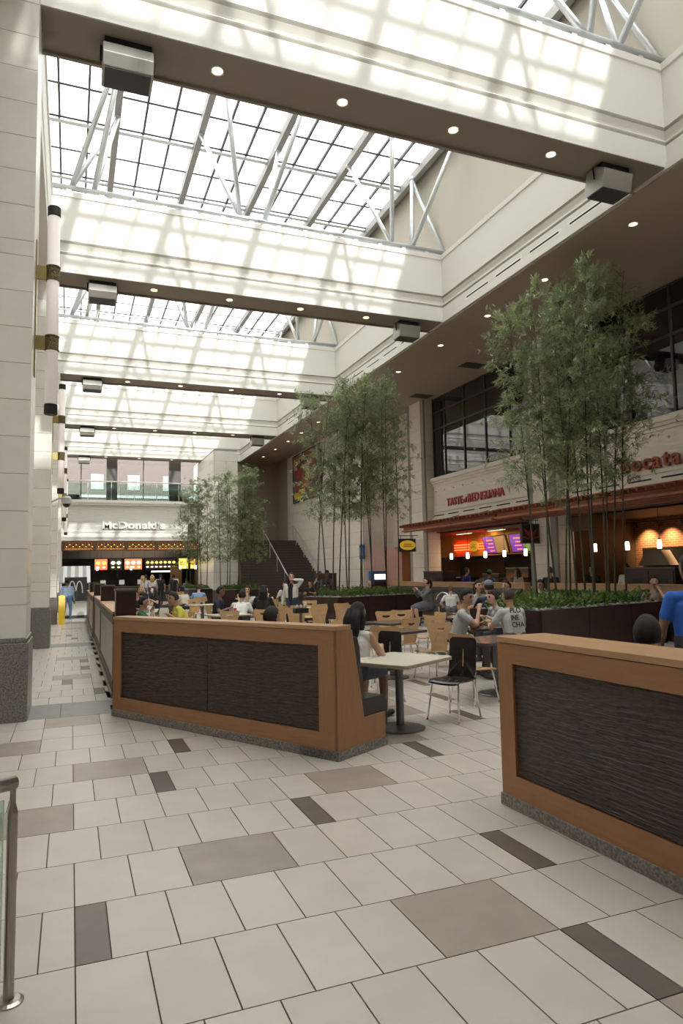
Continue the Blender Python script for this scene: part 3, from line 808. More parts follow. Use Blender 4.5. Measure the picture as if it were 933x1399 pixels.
# hanging blade signs
t = thing('hanging_sign', 'square carved dark sign with red leaf hanging from the column between shops', 'sign', (14.15, 18.9, 2.58), R(90))
MB().box(-0.04, 0.04, -0.33, 0.33, 0, 0.6).build('board', 'sign_black', t)
MB().box(-0.055, 0.055, -0.36, 0.36, -0.03, 0.02).box(-0.055, 0.055, -0.36, 0.36, 0.58, 0.63).box(-0.055, 0.055, -0.36, -0.31, 0.02, 0.58).box(-0.055, 0.055, 0.31, 0.36, 0.02, 0.58).build('frame', 'stair_brown', t)
for s in (-1, 0, 1):
    MB().prism([(s * 0.02, 0.15), (s * 0.16 - 0.05, 0.36), (s * 0.24, 0.52 - 0.06 * abs(s)), (s * 0.16 + 0.06, 0.34)], 'x', -0.06, -0.04).build('leaf_emblem', 'sign_red', t)
MB().path([(-0.05, -0.32, 0.2), (-0.05, 0.0, 0.10), (-0.05, 0.32, 0.2)], 0.018, 6).build('leaf_base', 'sign_red', t)
MB().tube((0, -0.5, 0.75), (0, 0.36, 0.75), 0.018, n=6).build('bracket_arm', 'mullion_bronze', t)
for s in (-0.25, 0.25): MB().tube((0, s, 0.62), (0, s, 0.75), 0.012, n=6).build('hanger', 'mullion_bronze', t)
t = thing('hanging_sign', 'black square sign with a glowing yellow oval by the far column', 'sign', (13.95, 27.5, 2.58), R(90))
MB().box(-0.05, 0.05, -0.42, 0.42, 0, 0.58).build('board', 'sign_black', t, bevel=0.01)
MB().lathe([(0.3, 0), (0.3, 0.03)], 28).build('oval', 'sign_yellow', t)
o = t.children[-1]; o.rotation_euler = (0, R(-90), 0); o.scale = (0.72, 1.28, 1); o.location = (-0.05, 0, 0.29)
for k in range(2):
    MB().box(-0.09, -0.08, -0.24 + 0.05 * k, 0.24 - 0.05 * k, 0.21 + 0.1 * k, 0.26 + 0.1 * k).build('lettering_bar', 'shop_orange', t)
MB().tube((0, -0.62, 0.72), (0, 0.42, 0.72), 0.018, n=6).build('bracket_arm', 'mullion_bronze', t)
for s in (-0.3, 0.3): MB().tube((0, s, 0.57), (0, s, 0.72), 0.012, n=6).build('hanger', 'mullion_bronze', t)

# --- inside the brick walled shop
sh = thing('shop_interior', 'dark interior of the shop with a lit brick back wall', 'shop', (0, 0, 0), 0, None, 'structure')
MB().box(18.5, 18.6, 9.0, 18.75, 0, 3.38).build('brick_wall', 'shop_brick', sh)
MB().box(15.3, 18.5, 8.8, 8.95, 0, 3.38).build('side_wall', 'shop_dark', sh)
MB().box(15.1, 15.2, 17.0, 18.7, 2.9, 3.38).build('header_panel', 'shop_brown', sh)
ov = thing('pizza_oven', 'dark oven opening with pale metal hood in the brick wall', 'oven', (18.3, 17.4, 0))
MB().box(-0.6, 0.2, -1.3, 0.9, 0.0, 1.15).build('oven_body', 'shop_dark', ov)
MB().box(-0.05, 0.2, -1.2, 0.8, 1.15, 2.35).build('oven_mouth', 'black', ov)
MB().prism([(0.62, 1.75), (-0.72, 1.75), (-0.38, 2.25), (0.28, 2.25)], 'x', -0.45, -0.07).build('hood', 'counter_top', ov)
ct = thing('service_counter', 'dark service counter in the brick walled shop', 'counter', (16.2, 0, 0))
MB().box(0, 0.7, 9.5, 17.2, 0, 1.0).build('counter_body', 'shop_dark', ct)
MB().box(-0.05, 0.75, 9.4, 17.25, 1.0, 1.05).build('counter_top', 'shop_brown', ct)
tr = thing('track_light', 'black track of small spotlights over the brick wall', 'track light', (17.9, 14.5, 3.1))
MB().box(-0.02, 0.02, -3.5, 4.1, 0.1, 0.13).build('track', 'black', tr)
for k in range(5):
    y = -0.2 + k * 0.95
    MB().tube((0, y, 0.1), (0.1, y, -0.05), 0.04, n=8).build('spot_head', 'black', tr)
    d = bpy.data.lights.new('spot', 'SPOT'); d.energy = 170; d.color = (1.0, 0.66, 0.32); d.spot_size = R(105); d.spot_blend = 1.0; d.shadow_soft_size = 0.03
    o = bpy.data.objects.new('brick_spot', d); col.objects.link(o); o.location = (18.02, 14.5 + y, 3.02)
    o.rotation_euler = Vector((0.75, 0, -1)).to_track_quat('-Z', 'Y').to_euler()

for k, (yy, wd, hh) in enumerate(((20.4, 1.2, 1.9), (22.2, 1.5, 1.5), (24.4, 1.6, 1.75), (26.6, 1.3, 1.5))):
    t = thing('kitchen_unit', 'steel kitchen unit at the back of the red lettered shop, %s from the camera' % NTH[k], 'kitchen unit', (18.1, yy, 0), 0, 'kitchen units')
    MB().box(0, 0.65, 0, wd, 0.1, hh).build('unit_body', 'shop_grey', t)
    MB().box(-0.02, 0.65, -0.02, wd + 0.02, hh, hh + 0.04).build('unit_top', 'aluminium', t)
    for q in range(2):
        d_ = MB().box(-0.02, 0.0, 0.05 + q * wd / 2, wd / 2 - 0.05 + q * wd / 2, 0.3, hh - 0.2).build('door', 'aluminium' if k % 2 else 'warm_panel', t)
        MB().box(-0.05, -0.02, 0.1 + q * wd / 2, 0.13 + q * wd / 2, 0.7, 1.0).build('handle', 'black', d_)
# --- recess beyond the far column, wall with mural, stair
wm = struct(box('wall_mural', 13.34, 13.7, 31.0, 43.5, 0, 9.38, 'stone_joint'), 'tan stone block wall carrying the mural beside the stair', 'wall')
block_wall(wm, 'y', 13.34, 31.0, 43.5, 0, 9.36, 1.55, 0.62, 'shop_stone')
wr = struct(box('wall_recess', 13.7, 15.6, 31.0, 31.3, 0, 9.38, 'shop_stone'), 'tan stone return wall beyond the far column', 'wall')
block_wall(wr, 'x', 31.0, 13.36, 15.6, 0, 9.3, 1.12, 0.62, 'shop_stone')
struct(MB().box(15.0, 15.3, 28.3, 31.0, 2.9, 9.4).build('wall_passage', 'shop_stone'), 'stone wall above the dark passage beyond the far column', 'wall')
struct(MB().box(18.7, 18.9, 27, 31.0, 0, 3.4).box(15.3, 18.8, 31.0, 31.2, 0, 3.4).build('passage_back', 'shop_brown'), 'brown back of the passage beyond the far column', 'wall')
t = thing('vending_machine', 'blue upright kiosk machine by the stone return wall', 'kiosk', (13.55, 30.4, 0))
MB().box(0.0, 0.75, 0, 0.55, 0, 1.75).build('cabinet', 'blue_plastic', t, bevel=0.02)
MB().box(0.08, 0.67, -0.015, 0.0, 1.35, 1.6).build('lit_panel', 'menu_cream', t)
MB().box(0.08, 0.67, -0.015, 0.0, 0.5, 1.25).build('screen', 'black', t)
t = thing('wall_sign', 'small blue sign fixed high on the stone wall beside the kiosk machine', 'sign', (13.22, 31.2, 2.35))
MB().box(0, 0.08, -0.45, 0.05, 0, 0.7).build('board', 'blue_plastic', t)
MB().box(-0.012, 0, -0.35, -0.05, 0.15, 0.55).build('emblem', 'aluminium', t)
mu = thing('mural', 'large colourful abstract mural panel of red and yellow forms', 'mural', (13.28, 36.7, 6.15))
mm = bpy.data.materials.new('mural_paint'); MATS['mural_paint'] = mm; mm.use_nodes = True
nt = mm.node_tree; tc = nt.nodes.new('ShaderNodeTexCoord'); nz = nt.nodes.new('ShaderNodeTexNoise'); cr = nt.nodes.new('ShaderNodeValToRGB')
nz.inputs['Scale'].default_value = 0.55; nz.inputs['Detail'].default_value = 4; nz.inputs['Distortion'].default_value = 1.2
nt.links.new(tc.outputs['Object'], nz.inputs['Vector']); nt.links.new(nz.outputs[0], cr.inputs[0])
el = cr.color_ramp.elements; el[0].position = 0.30; el[0].color = (0.04, 0.07, 0.08, 1); el[1].position = 0.75; el[1].color = (0.60, 0.36, 0.05, 1)
for p, c in ((0.42, (0.10, 0.13, 0.13)), (0.52, (0.24, 0.10, 0.07)), (0.60, (0.34, 0.06, 0.03)), (0.68, (0.36, 0.17, 0.09))):
    e = el.new(p); e.color = c + (1,)
nt.links.new(cr.outputs[0], nt.nodes['Principled BSDF'].inputs['Base Color'])
MB().box(-0.02, 0.05, 0.05, 5.30, 0.05, 3.0).build('painting', 'mural_paint', mu)
MB().box(-0.06, 0.05, 0, 5.35, 0, 0.06).box(-0.06, 0.05, 0, 5.35, 2.99, 3.05).box(-0.06, 0.05, 0, 0.06, 0, 3.05).box(-0.06, 0.05, 5.29, 5.35, 0, 3.05).build('frame', 'sign_black', mu)
for k, (yy, zz, ln, rr, mt) in enumerate(((4.4, 0.45, 1.5, 0.30, 'floor_sign_yellow'), (3.6, 0.62, 1.3, 0.22, 'floor_sign_yellow'), (4.1, 1.8, 0.9, 0.45, 'sign_red'), (3.0, 2.1, 0.8, 0.35, 'sign_rust'))):
    pts = [(yy + ln * 0.5 * math.cos(a), zz + rr * math.sin(a) * (1.0 + 0.4 * math.cos(2 * a))) for a in [2 * PI * q / 16 for q in range(16)]]
    MB().prism(pts, 'x', -0.03, -0.02).build('painted_form', mt, mu)

st = thing('staircase', 'wide dark brown staircase rising beside the mural wall', 'staircase', (9.55, 35.0, 0), 0, None, 'structure')
for k in range(23):
    xl = -1.25 + 1.2 * k / 22
    MB().box(xl, 3.75, 0, 0.34, -0.165, 0.0).build('step', 'stair_brown', st, (0, k * 0.3, 0.165 * (k + 1)))
    MB().box(xl, 3.75, -0.012, 0.02, -0.03, 0.004).build('nosing', 'shop_dark', st, (0, k * 0.3, 0.165 * (k + 1)))
MB().prism([(0, 0), (7.0, 0), (11.5, 0), (11.5, 3.79), (6.9, 3.79), (0.33, 0.16)], 'x', 0.02, 3.73).build('flight_body', 'stair_brown', st)
def stair_rail(x, label):
    t = thing('stair_handrail', label, 'handrail', (x, 35.0, 0), 0, 'handrails on the staircase')
    MB().path([(0, -0.2, 0.95), (0, 0.1, 1.05), (0, 6.7, 4.70), (0, 7.2, 4.75)], 0.03, 8).build('rail', 'aluminium', t, smooth=True)
    for k in (0, 5, 10, 15, 20, 22):
        MB().tube((0, k * 0.3 + 0.15, 0.165 * (k + 1)), (0, k * 0.3 + 0.15, 0.165 * (k + 1) + 0.93), 0.018, n=6).build('baluster', 'aluminium', t)
stair_rail(11.0, 'pale steel handrail down the middle of the staircase')
stair_rail(13.12, 'steel handrail beside the mural wall on the staircase')
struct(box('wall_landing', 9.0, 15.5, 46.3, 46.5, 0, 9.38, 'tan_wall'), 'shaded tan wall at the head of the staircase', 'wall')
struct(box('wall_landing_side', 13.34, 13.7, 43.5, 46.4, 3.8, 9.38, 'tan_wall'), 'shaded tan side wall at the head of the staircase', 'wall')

# ================================================================ FAR END: burger counter and glazing
fb = thing('far_shop_wall', 'white far shop wall with wavy sign panel and cornices', 'shop wall', (0, 47.0, 0), 0, None, 'structure')
MB().box(-1.2, 8.3, -0.25, 0.5, 6.50, 6.68).box(-1.2, 8.3, -0.16, 0.5, 6.36, 6.50).build('upper_cornice', 'plaster', fb)
MB().box(-1.2, 8.3, -0.02, 0.5, 4.72, 6.36).build('sign_panel', 'wave_panel_white', fb)
MB().box(-1.2, 8.3, -0.10, 0.5, 4.60, 4.72).box(-1.2, 8.3, -0.06, 0.5, 4.38, 4.60).box(-1.2, 8.3, -0.14, 0.5, 4.24, 4.38).box(-1.2, 8.3, -0.08, 0.5, 4.06, 4.24).build('lower_cornice', 'plaster', fb)
for k in range(6):
    MB().tube((0.6 + k * 1.35, -0.02, 6.05), (0.6 + k * 1.35, -0.09, 6.05), 0.045, 0.01, 6).build('stud', 'plaster', fb)
MB().box(-1.2, -0.55, -0.25, 0.5, 0, 9.4).build('end_pier', 'stone', fb)
fp_ = struct(MB().box(8.05, 9.5, 41.55, 47.4, 0, 9.4).box(8.3, 11.0, 46.6, 47.4, 0, 9.4).build('wall_far', 'stone_joint'), 'pale stone wall between the burger counter and the stair', 'wall')
block_wall(fp_, 'x', 41.55, 8.05, 9.5, 0, 9.3, 1.45, 0.62, 'stone')
block_wall(fp_, 'y', 8.05, 41.6, 47.0, 0, 9.3, 1.35, 0.62, 'stone')
sg = thing('burger_sign', 'white raised block letters over the burger counter', 'sign', (1.84, 46.83, 4.84))
letters(sg, "McDonald's", 0.66, 0.09, 'sign_white', (0, 0, 0), (1, 0, 0), (0, 0, 1), 0.05, 0.022, 1.18)
MB().box(0, 5.2, 0.03, 0.05, -0.06, -0.02).build('mounting_rail', 'plaster_groove', sg)
# red lit trellis band
t = thing('lit_trellis', 'warm lit red lattice band above the burger counter', 'canopy', (0, 46.3, 3.42))
for k in range(5):
    x0 = -0.45 + k * 1.9
    MB().box(x0, x0 + 1.75, 0.0, 0.06, 0.50, 0.56).build('top_rail', 'red_wood', t)
    MB().box(x0, x0 + 1.75, 0.0, 0.06, 0.0, 0.07).build('bottom_rail', 'red_wood_light', t)
    for q in range(9):
        put('slat', tile_mesh.setdefault('lsl', MB().prism([(0, 0.07), (0.05, 0.07), (0.13, 0.5), (0.08, 0.5)], 'y', 0.01, 0.05).mesh('slat', 'red_wood_light')), t, (x0 + 0.02 + q * 0.19, 0, 0))
        put('bulb', tile_mesh.setdefault('lbl', MB().ball((0, 0.1, 0.22), 0.035, 6, 4).mesh('bulb', 'menu_glow')), t, (x0 + 0.16 + q * 0.19, 0, 0.12 * (q % 2)))
    MB().box(x0 + 0.1, x0 + 1.65, 0.12, 0.16, 0.06, 0.09).build('lamp_strip', 'menu_glow', t)
MB().box(-0.6, 8.9, 0.25, 0.30, -0.05, 0.60).build('backing_board', 'shop_brown', t)
# interior
bi = thing('burger_shop_interior', 'dark tiled interior behind the burger counter', 'shop', (0, 47, 0), 0, None, 'structure')
MB().box(-1.2, 8.3, 5.0, 5.1, 0, 4.06).build('back_wall', 'shop_dark', bi)
MB().box(-1.2, 8.3, 0.1, 5.0, 4.0, 4.06).build('shop_ceiling', 'shop_grey', bi)
MB().box(-1.2, -1.1, 0, 5, 0, 4.06).box(8.3, 8.4, 0.3, 5, 0, 4.06).build('side_wall', 'shop_grey', bi)
MB().box(-1.1, 8.3, 3.2, 3.3, 2.98, 4.0).build('bulkhead', 'shop_grey', bi)
for k in range(13):
    MB().box(-1.0 + k * 0.72, -0.98 + k * 0.72, 3.19, 3.2, 2.98, 4.0).build('tile_joint', 'shop_dark', bi)
MB().box(6.55, 7.35, 2.9, 3.2, 0, 2.4).build('tan_pier', 'warm_panel', bi)
MENUS = [(1.45, 2.35, ('menu_red', 'menu_glow')), (2.45, 3.3, ('menu_glow', 'menu_cream')), (3.4, 4.65, ('menu_red', 'menu_cream')), (4.8, 7.0, ('menu_glow', 'menu_yellow')), (7.1, 7.85, ('menu_yellow', 'menu_glow')), (7.9, 8.6, ('menu_glow', 'menu_yellow'))]
for k, (x0, x1, ms) in enumerate(MENUS):
    t = thing('menu_board', '%s glowing food menu board from the left above the burger counter' % ['first', 'second', 'third', 'wide fourth', 'fifth', 'sixth'][k], 'menu board', (x0, 50.05, 2.15), 0, 'menu boards of the burger counter')
    wd = x1 - x0
    MB().box(0, wd, 0, 0.1, 0, 0.85).build('case', 'black', t)
    po = MB().box(0.05, wd - 0.05, -0.01, 0, 0.06, 0.78).build('backlit_panel', ms[0] if k in (0, 2, 4, 5) else 'shop_dark', t)
    n = 2 if wd < 1 else (3 if wd < 1.5 else 7)
    for q in range(n):
        xx = 0.05 + (wd - 0.1) * (q + 0.5) / n
        MB().ball((xx, -0.012, 0.52), 0.1 if n > 3 else 0.14, 10, 6, (1, 0.12, 0.9)).build('food_picture', ms[1], po)
        MB().box(xx - 0.09, xx + 0.08, -0.02, -0.01, 0.17, 0.26).build('price_line', 'menu_cream', po)
t = thing('lit_counter_sign', 'small cream lit strip sign under the wide menu board', 'sign', (5.2, 50.0, 1.95))
MB().box(0, 1.4, 0, 0.08, 0, 0.16).build('case', 'black', t)
MB().box(0.03, 1.37, -0.01, 0, 0.03, 0.13).build('lit_face', 'menu_cream', t)
ct = thing('burger_counter', 'long dark burger service counter', 'counter', (0, 48.6, 0))
MB().box(1.2, 8.2, 0, 0.6, 0, 1.0).build('counter_body', 'shop_dark', ct)
MB().box(1.15, 8.2, -0.05, 0.65, 1.0, 1.05).build('counter_top', 'shop_grey', ct)
for k in range(5):
    r_ = thing('cash_register', 'grey till on the burger counter, %s from the left' % ['first', 'second', 'third', 'fourth', 'fifth'][k], 'till', (2.0 + k * 1.2, 48.9, 1.05), 0, 'tills on the burger counter')
    MB().box(-0.18, 0.18, -0.15, 0.15, 0, 0.14).build('till_base', 'charcoal', r_)
    MB().prism([(-0.05, 0.14), (0.05, 0.14), (0.10, 0.44), (0.06, 0.44)], 'x', -0.17, 0.17).build('till_screen', 'aluminium', r_)
for k, x in enumerate((1.6, 3.75, 7.0, 8.05)):
    pendant(x, 48.3, 2.15, 'small glowing pendant over the burger counter, %s from the left' % ['first', 'second', 'third', 'fourth'][k], 'pendants over the burger counter', 4.01)
arealight('burger_shop_lamp', (3.8, 49.2, 3.9), 5.0, 60, (1.0, 0.82, 0.6), (0, 0, -1), 1.0)

# glazing above, columns, rail, black troughs
wf = thing('window_3', 'wide far upper window with grey posts', 'window', (0, 47.6, 6.68), 0, None, 'structure')
for x0, x1 in ((2.08, 2.76), (6.12, 6.9)):
    MB().box(x0, x1, -0.15, 0.25, 0, 2.9).build('post', 'shop_grey', wf)
for x in (-0.5, 0.51, 4.44, 8.2):
    MB().box(x - 0.03, x + 0.03, -0.03, 0.05, 0, 2.9).build('mullion', 'mullion', wf)
edges = [-0.5, 0.51, 2.08, 2.76, 4.44, 6.12, 6.9, 8.2]
for a in range(len(edges) - 1):
    if (edges[a], edges[a + 1]) in ((2.08, 2.76), (6.12, 6.9)): continue
    MB().box(edges[a] + 0.03, edges[a + 1] - 0.03, 0.0, 0.012, 0.02, 2.88).build('pane', 'clear_glass', wf)
struct(box('wall_far_side', 8.2, 8.3, 46.9, 50, 6.6, 9.6, 'plaster'), 'white side wall at the end of the far window', 'wall')
t = thing('balcony_rail', 'white railed glass balustrade in front of the far window', 'railing', (0, 47.25, 6.68))
MB().tube((-0.55, 0, 1.28), (8.25, 0, 1.28), 0.045, n=10).build('top_rail', 'white_trim', t, smooth=True)
for k in range(6):
    x0 = -0.5 + k * 1.45
    MB().box(x0, x0 + 1.38, -0.006, 0.006, 0.08, 1.15).build('glass_panel', 'rail_glass', t)
    MB().box(x0 - 0.03, x0 + 0.0, -0.03, 0.03, 0, 1.25).build('baluster', 'aluminium', t)
for k in range(30):
    put('reed_bar', tile_mesh.setdefault('reed', MB().tube((0, 0, 0.0), (0, 0, 1.0), 0.012, n=5).mesh('reed_bar', 'aluminium')), t, (2.95 + k * 0.105, 0.06, 0.02))
for k, (x0, x1) in enumerate(((-0.35, 0.45), (6.15, 7.2))):
    t = thing('black_trough', 'low black trough behind the balustrade, %s' % ('left end' if k == 0 else 'right end'), 'trough', (x0, 47.35, 6.69), 0, 'black troughs')
    MB().box(0, x1 - x0, 0, 0.2, 0, 0.38).box(-0.02, x1 - x0 + 0.02, -0.02, 0.22, 0.34, 0.38).build('trough_body', 'black', t)
# street building outside
bd = thing('brick_building', 'brick building with white sash windows outside the far glazing', 'building', (0, 64, 0))
MB().box(-14, 30, 0, 1, 0, 24).build('facade', 'street_brick', bd)
wins = []
for fl_ in range(5):
    for k in range(13):
        x = -11.0 + k * 3.1 + 0.1
        z = 0.6 + fl_ * 2.95
        wd = 1.05
        o = MB().box(x, x + wd, -0.06, 0.02, z, z + 1.35).build('window_frame', 'brick_window', bd)
        MB().box(x + 0.08, x + wd - 0.08, -0.07, -0.05, z + 0.72, z + 1.27).box(x + 0.08, x + wd - 0.08, -0.07, -0.05, z + 0.08, z + 0.64).build('sash', 'clear_glass' if False else 'brick_window', o)
        MB().box(x + 0.5, x + 0.54, -0.09, -0.06, z + 0.08, z + 1.27).box(x + 0.08, x + wd - 0.08, -0.09, -0.06, z + 0.65, z + 0.71).build('glazing_bar', 'awning_grey', o)
MB().box(-14, 30, -0.15, 0, 8.7, 8.95).build('stone_band', 'brick_window', bd)
struct(box('street', -20, 40, 47.7, 90, 6.0, 6.1, 'outdoor_paving'), 'pale paving outside the far glazing', 'ground')

# ---- sign stand with striped awning at the end of the corridor, wet floor sign
t = thing('awning_stand', 'grey striped awning stand with a dark board of two white arches', 'stand', (0.15, 32.0, 0))
for k in range(8):
    x0 = -0.62 + k * 0.155
    MB().prism([(0.05, 2.2), (-0.75, 1.50), (-0.75, 1.46), (0.05, 2.15)], 'x', x0, x0 + 0.155).build('awning_stripe', 'awning_light' if k % 2 else 'awning_grey', t)
MB().box(-0.40, 0.48, -0.86, -0.80, 0.72, 1.72).build('board', 'charcoal', t)
MB().box(-0.42, 0.50, -0.78, 0.5, 0.12, 0.74).build('white_base', 'white_trim', t)
MB().box(-0.50, 0.56, -0.80, 0.5, 0.0, 0.12).build('plinth', 'charcoal', t)
MB().box(-0.62, -0.57, -0.05, 0.05, 0, 2.15).box(0.57, 0.62, -0.05, 0.05, 0, 2.15).build('upright', 'aluminium', t)
for s in (-1, 1):
    pts = [(0.04 + s * 0.14 - 0.13 * math.cos(a), -0.88, 1.05 + 0.50 * math.sin(a)) for a in [PI * q / 12 for q in range(13)]]
    MB().path(pts, 0.022, 6).build('arch', 'sign_white', t)
t = thing('wet_floor_sign', 'yellow folding floor sign by the third pillar', 'floor sign', (-0.30, 27.4, 0))
for s in (-1, 1):
    MB().prism([(s * 0.22, 0), (s * 0.24, 0), (s * 0.03, 1.05), (s * 0.01, 1.05)], 'x', -0.11, 0.11).build('leaf', 'floor_sign_yellow', t)
MB().box(-0.05, 0.05, -0.03, 0.03, 1.02, 1.08).build('hinge', 'floor_sign_yellow', t)
# ================================================================ LOW WALLS, BENCHES
def low_wall(name, label, p0, p1, thick, npanel, stile0, stile1, panel_mat='ripple', H=1.21, frame='oak', group=None):
    d = Vector((p1[0] - p0[0], p1[1] - p0[1])); L = d.length
    t = thing(name, label, 'low wall', (p0[0], p0[1], 0), math.atan2(d.y, d.x), group)
    MB().box(-0.012, L + 0.012, -0.012, thick + 0.012, 0, 0.085).build('plinth', 'granite', t, bevel=0.004)
    MB().box(0.02, L - 0.02, 0.035, thick, 0.085, H - 0.045).build('core', frame, t)
    MB().box(0, L, 0, 0.04, H - 0.185, H - 0.047).build('top_rail', frame, t)
    MB().box(0, L, 0, 0.04, 0.085, 0.235).build('bottom_rail', frame, t)
    MB().box(0, stile0, 0, 0.04, 0.235, H - 0.185).build('stile', 'oak_v', t)
    MB().box(L - stile1, L, 0, 0.04, 0.235, H - 0.185).build('stile', 'oak_v', t)
    MB().box(-0.004, L + 0.004, -0.004, thick + 0.02, H - 0.042, H).build('cap', 'oak_light', t, bevel=0.004)
    MB().box(0.01, L - 0.01, 0.012, thick - 0.01, H - 0.047, H - 0.042).build('shadow_gap', 'black', t)
    x0, x1 = stile0, L - stile1
    w_ = (x1 - x0) / npanel
    for k in range(npanel):
        MB().box(x0 + k * w_ + 0.006, x0 + (k + 1) * w_ - 0.006, 0.016, 0.036, 0.243, H - 0.193).build('panel', panel_mat, t)
    MB().box(x0, x1, 0.03, 0.036, 0.235, H - 0.185).build('panel_backing', 'black', t)
    return t, L
# angled wall with the bench behind it
A0, A1 = (0.50, 9.07), (2.27, 5.96)
wa, LA = low_wall('low_wall', 'angled oak low wall with two dark rippled panels, left of the gap', A0, A1, 0.20, 2, 0.16, 0.22)
MB().prism([(0.0, 0.085), (0.74, 0.085), (0.74, 0.33), (0.40, 0.33), (0.235, 1.165), (0.0, 1.165)], 'x', LA - 0.03, LA + 0.005).build('end_panel', 'oak_v', wa)
MB().prism([(-0.012, 0), (0.76, 0), (0.76, 0.085), (-0.012, 0.085)], 'x', LA - 0.5, LA + 0.015).build('end_plinth', 'granite', wa)
def bench(name, label, origin, rz, L, off=0.0, group=None, ends=True):
    t = thing(name, label, 'bench', origin, rz, group)
    MB().prism([(0.24, 0.0), (0.70, 0.0), (0.70, 0.33), (0.24, 0.33)], 'x', 0.03, L - 0.035).build('base', 'shop_brown', t)
    MB().prism([(0.36, 0.33), (0.70, 0.33), (0.70, 0.19), (0.79, 0.19), (0.80, 0.44), (0.75, 0.49), (0.36, 0.50)], 'x', 0.02, L + 0.002).build('seat', 'vinyl', t, bevel=0.015)
    MB().prism([(0.345, 0.50), (0.43, 0.50), (0.375, 0.80), (0.29, 0.80)], 'x', 0.02, L + 0.002).build('lower_back', 'vinyl_brown', t, bevel=0.01)
    MB().prism([(0.28, 0.81), (0.375, 0.81), (0.36, 0.98), (0.325, 1.09), (0.255, 1.10)], 'x', 0.02, L + 0.002).build('upper_back', 'vinyl', t, bevel=0.015)
    return t
dA = math.atan2(A1[1] - A0[1], A1[0] - A0[0])
bench('booth_bench', 'dark vinyl booth bench behind the angled low wall', (A0[0], A0[1], 0), dA, LA)
# the nearer wall on the right
B0, B1 = (2.96, 4.40), (3.07, -1.5)
wb, LB = low_wall('low_wall', 'long oak low wall with dark rippled panels at the right foreground', B0, B1, 0.42, 3, 0.17, 0.17)
bench('booth_bench', 'dark vinyl booth bench behind the right foreground low wall', (B0[0] + 0.2, B0[1] - 0.2, 0), math.atan2(B1[1] - B0[1], B1[0] - B0[0]), LB - 0.5)
# corridor walls, seen along their length
for k, (y0, y1) in enumerate(((10.35, 15.0), (15.45, 19.6), (20.05, 24.3), (24.75, 29.0))):
    low_wall('low_wall', 'speckled grey panel low wall with oak cap along the corridor, %s from the camera' % ['first', 'second', 'third', 'fourth'][k], (0.56 + 0.03 * (k % 2), y1), (0.56 + 0.03 * (k % 2), y0), 0.24, 2, 0.10, 0.10, 'tile_slate', 1.21, 'stair_brown', 'corridor low walls')
    t = thing('dark_post', 'square dark brown post box at the end of the %s corridor wall' % ['first', 'second', 'third', 'fourth'][k], 'post', (0.58, y0 - 0.33, 0), 0, 'dark post boxes by the corridor')
    MB().box(0, 0.27, 0, 0.27, 0, 1.50).build('shaft', 'walnut', t)
    MB().box(-0.012, 0.282, -0.012, 0.282, 1.50, 1.53).build('lid', 'stair_brown', t)
    MB().box(-0.012, 0.282, -0.012, 0.282, 0, 0.08).build('foot', 'granite', t)
# banquettes along the shops
for k, (y0, y1, lab) in enumerate(((18.1, 27.5, 'in front of the red lettered shop'), (9.6, 16.9, 'in front of the brick walled shop'))):
    t, L = low_wall('low_wall', 'oak backed banquette wall ' + lab, (13.5, y0), (13.5, y1), 0.22, 2, 0.2, 0.2, 'oak', 1.28, 'oak_light', 'banquette walls by the shops')
    b = bench('banquette', 'long dark padded banquette seat ' + lab, (13.52, y1, 0), R(-90) + PI, y1 - y0, 0, 'banquette seats by the shops')
    b.location = (13.48, y0, 0); b.rotation_euler = (0, 0, R(90))
for k, (x, y, lab) in enumerate(((13.62, 23.8, 'beyond the red lettered shop canopy'), (13.62, 12.6, 'in front of the brick wall'), (11.6, 31.8, 'by the foot of the staircase'))):
    t = thing('waste_cabinet', 'dark brown waste cabinet ' + lab, 'cabinet', (x, y, 0), R(90), 'dark waste cabinets')
    MB().box(0, 1.6, -0.6, 0, 0.08, 1.66).build('cabinet_body', 'walnut', t)
    MB().box(-0.02, 1.62, -0.62, 0.02, 1.66, 1.70).build('cabinet_top', 'stair_brown', t)
    MB().box(0, 1.6, -0.58, -0.02, 0, 0.08).build('cabinet_foot', 'black', t)
    for s in (0.05, 0.83):
        do = MB().box(s, s + 0.72, 0, 0.015, 0.15, 1.6).build('door', 'walnut', t)
        MB().box(s + 0.16, s + 0.56, 0.012, 0.02, 1.2, 1.42).build('flap', 'black', do)

# ================================================================ TABLES AND CHAIRS
def rounded_rect(w_, d_, r, n=4):
    pts = []
    for cx, cy_, a0 in ((w_ / 2 - r, d_ / 2 - r, 0), (-w_ / 2 + r, d_ / 2 - r, 90), (-w_ / 2 + r, -d_ / 2 + r, 180), (w_ / 2 - r, -d_ / 2 + r, 270)):
        for k in range(n + 1):
            a = R(a0 + 90 * k / n); pts.append((cx + r * math.cos(a), cy_ + r * math.sin(a)))
    return pts
TBL = {}
def table(x, y, rz, label, w_=0.95, d_=0.8, top='table_white', edge='table_edge', group='pedestal tables'):
    key = (w_, d_, top)
    if key not in TBL:
        rr = rounded_rect(w_, d_, 0.05); ri = rounded_rect(w_ - 0.004, d_ - 0.004, 0.05)
        TBL[key] = (MB().prism(rr, 'z', 0.715, 0.745).mesh('edge_band', edge), MB().prism(ri, 'z', 0.745, 0.752).mesh('table_top', top),
                    MB().lathe([(0.045, 0.03), (0.045, 0.70), (0.16, 0.705), (0.16, 0.715)], 16).mesh('column', 'gunmetal'),
                    MB().lathe([(0.27, 0.0), (0.275, 0.012), (0.26, 0.02), (0.07, 0.04)], 32).mesh('base', 'gunmetal'))
    t = thing('pedestal_table', label, 'table', (x, y, 0), rz, group)
    for n, me in zip(('edge_band', 'table_top', 'column', 'base'), TBL[key]): put(n, me, t)
    return t
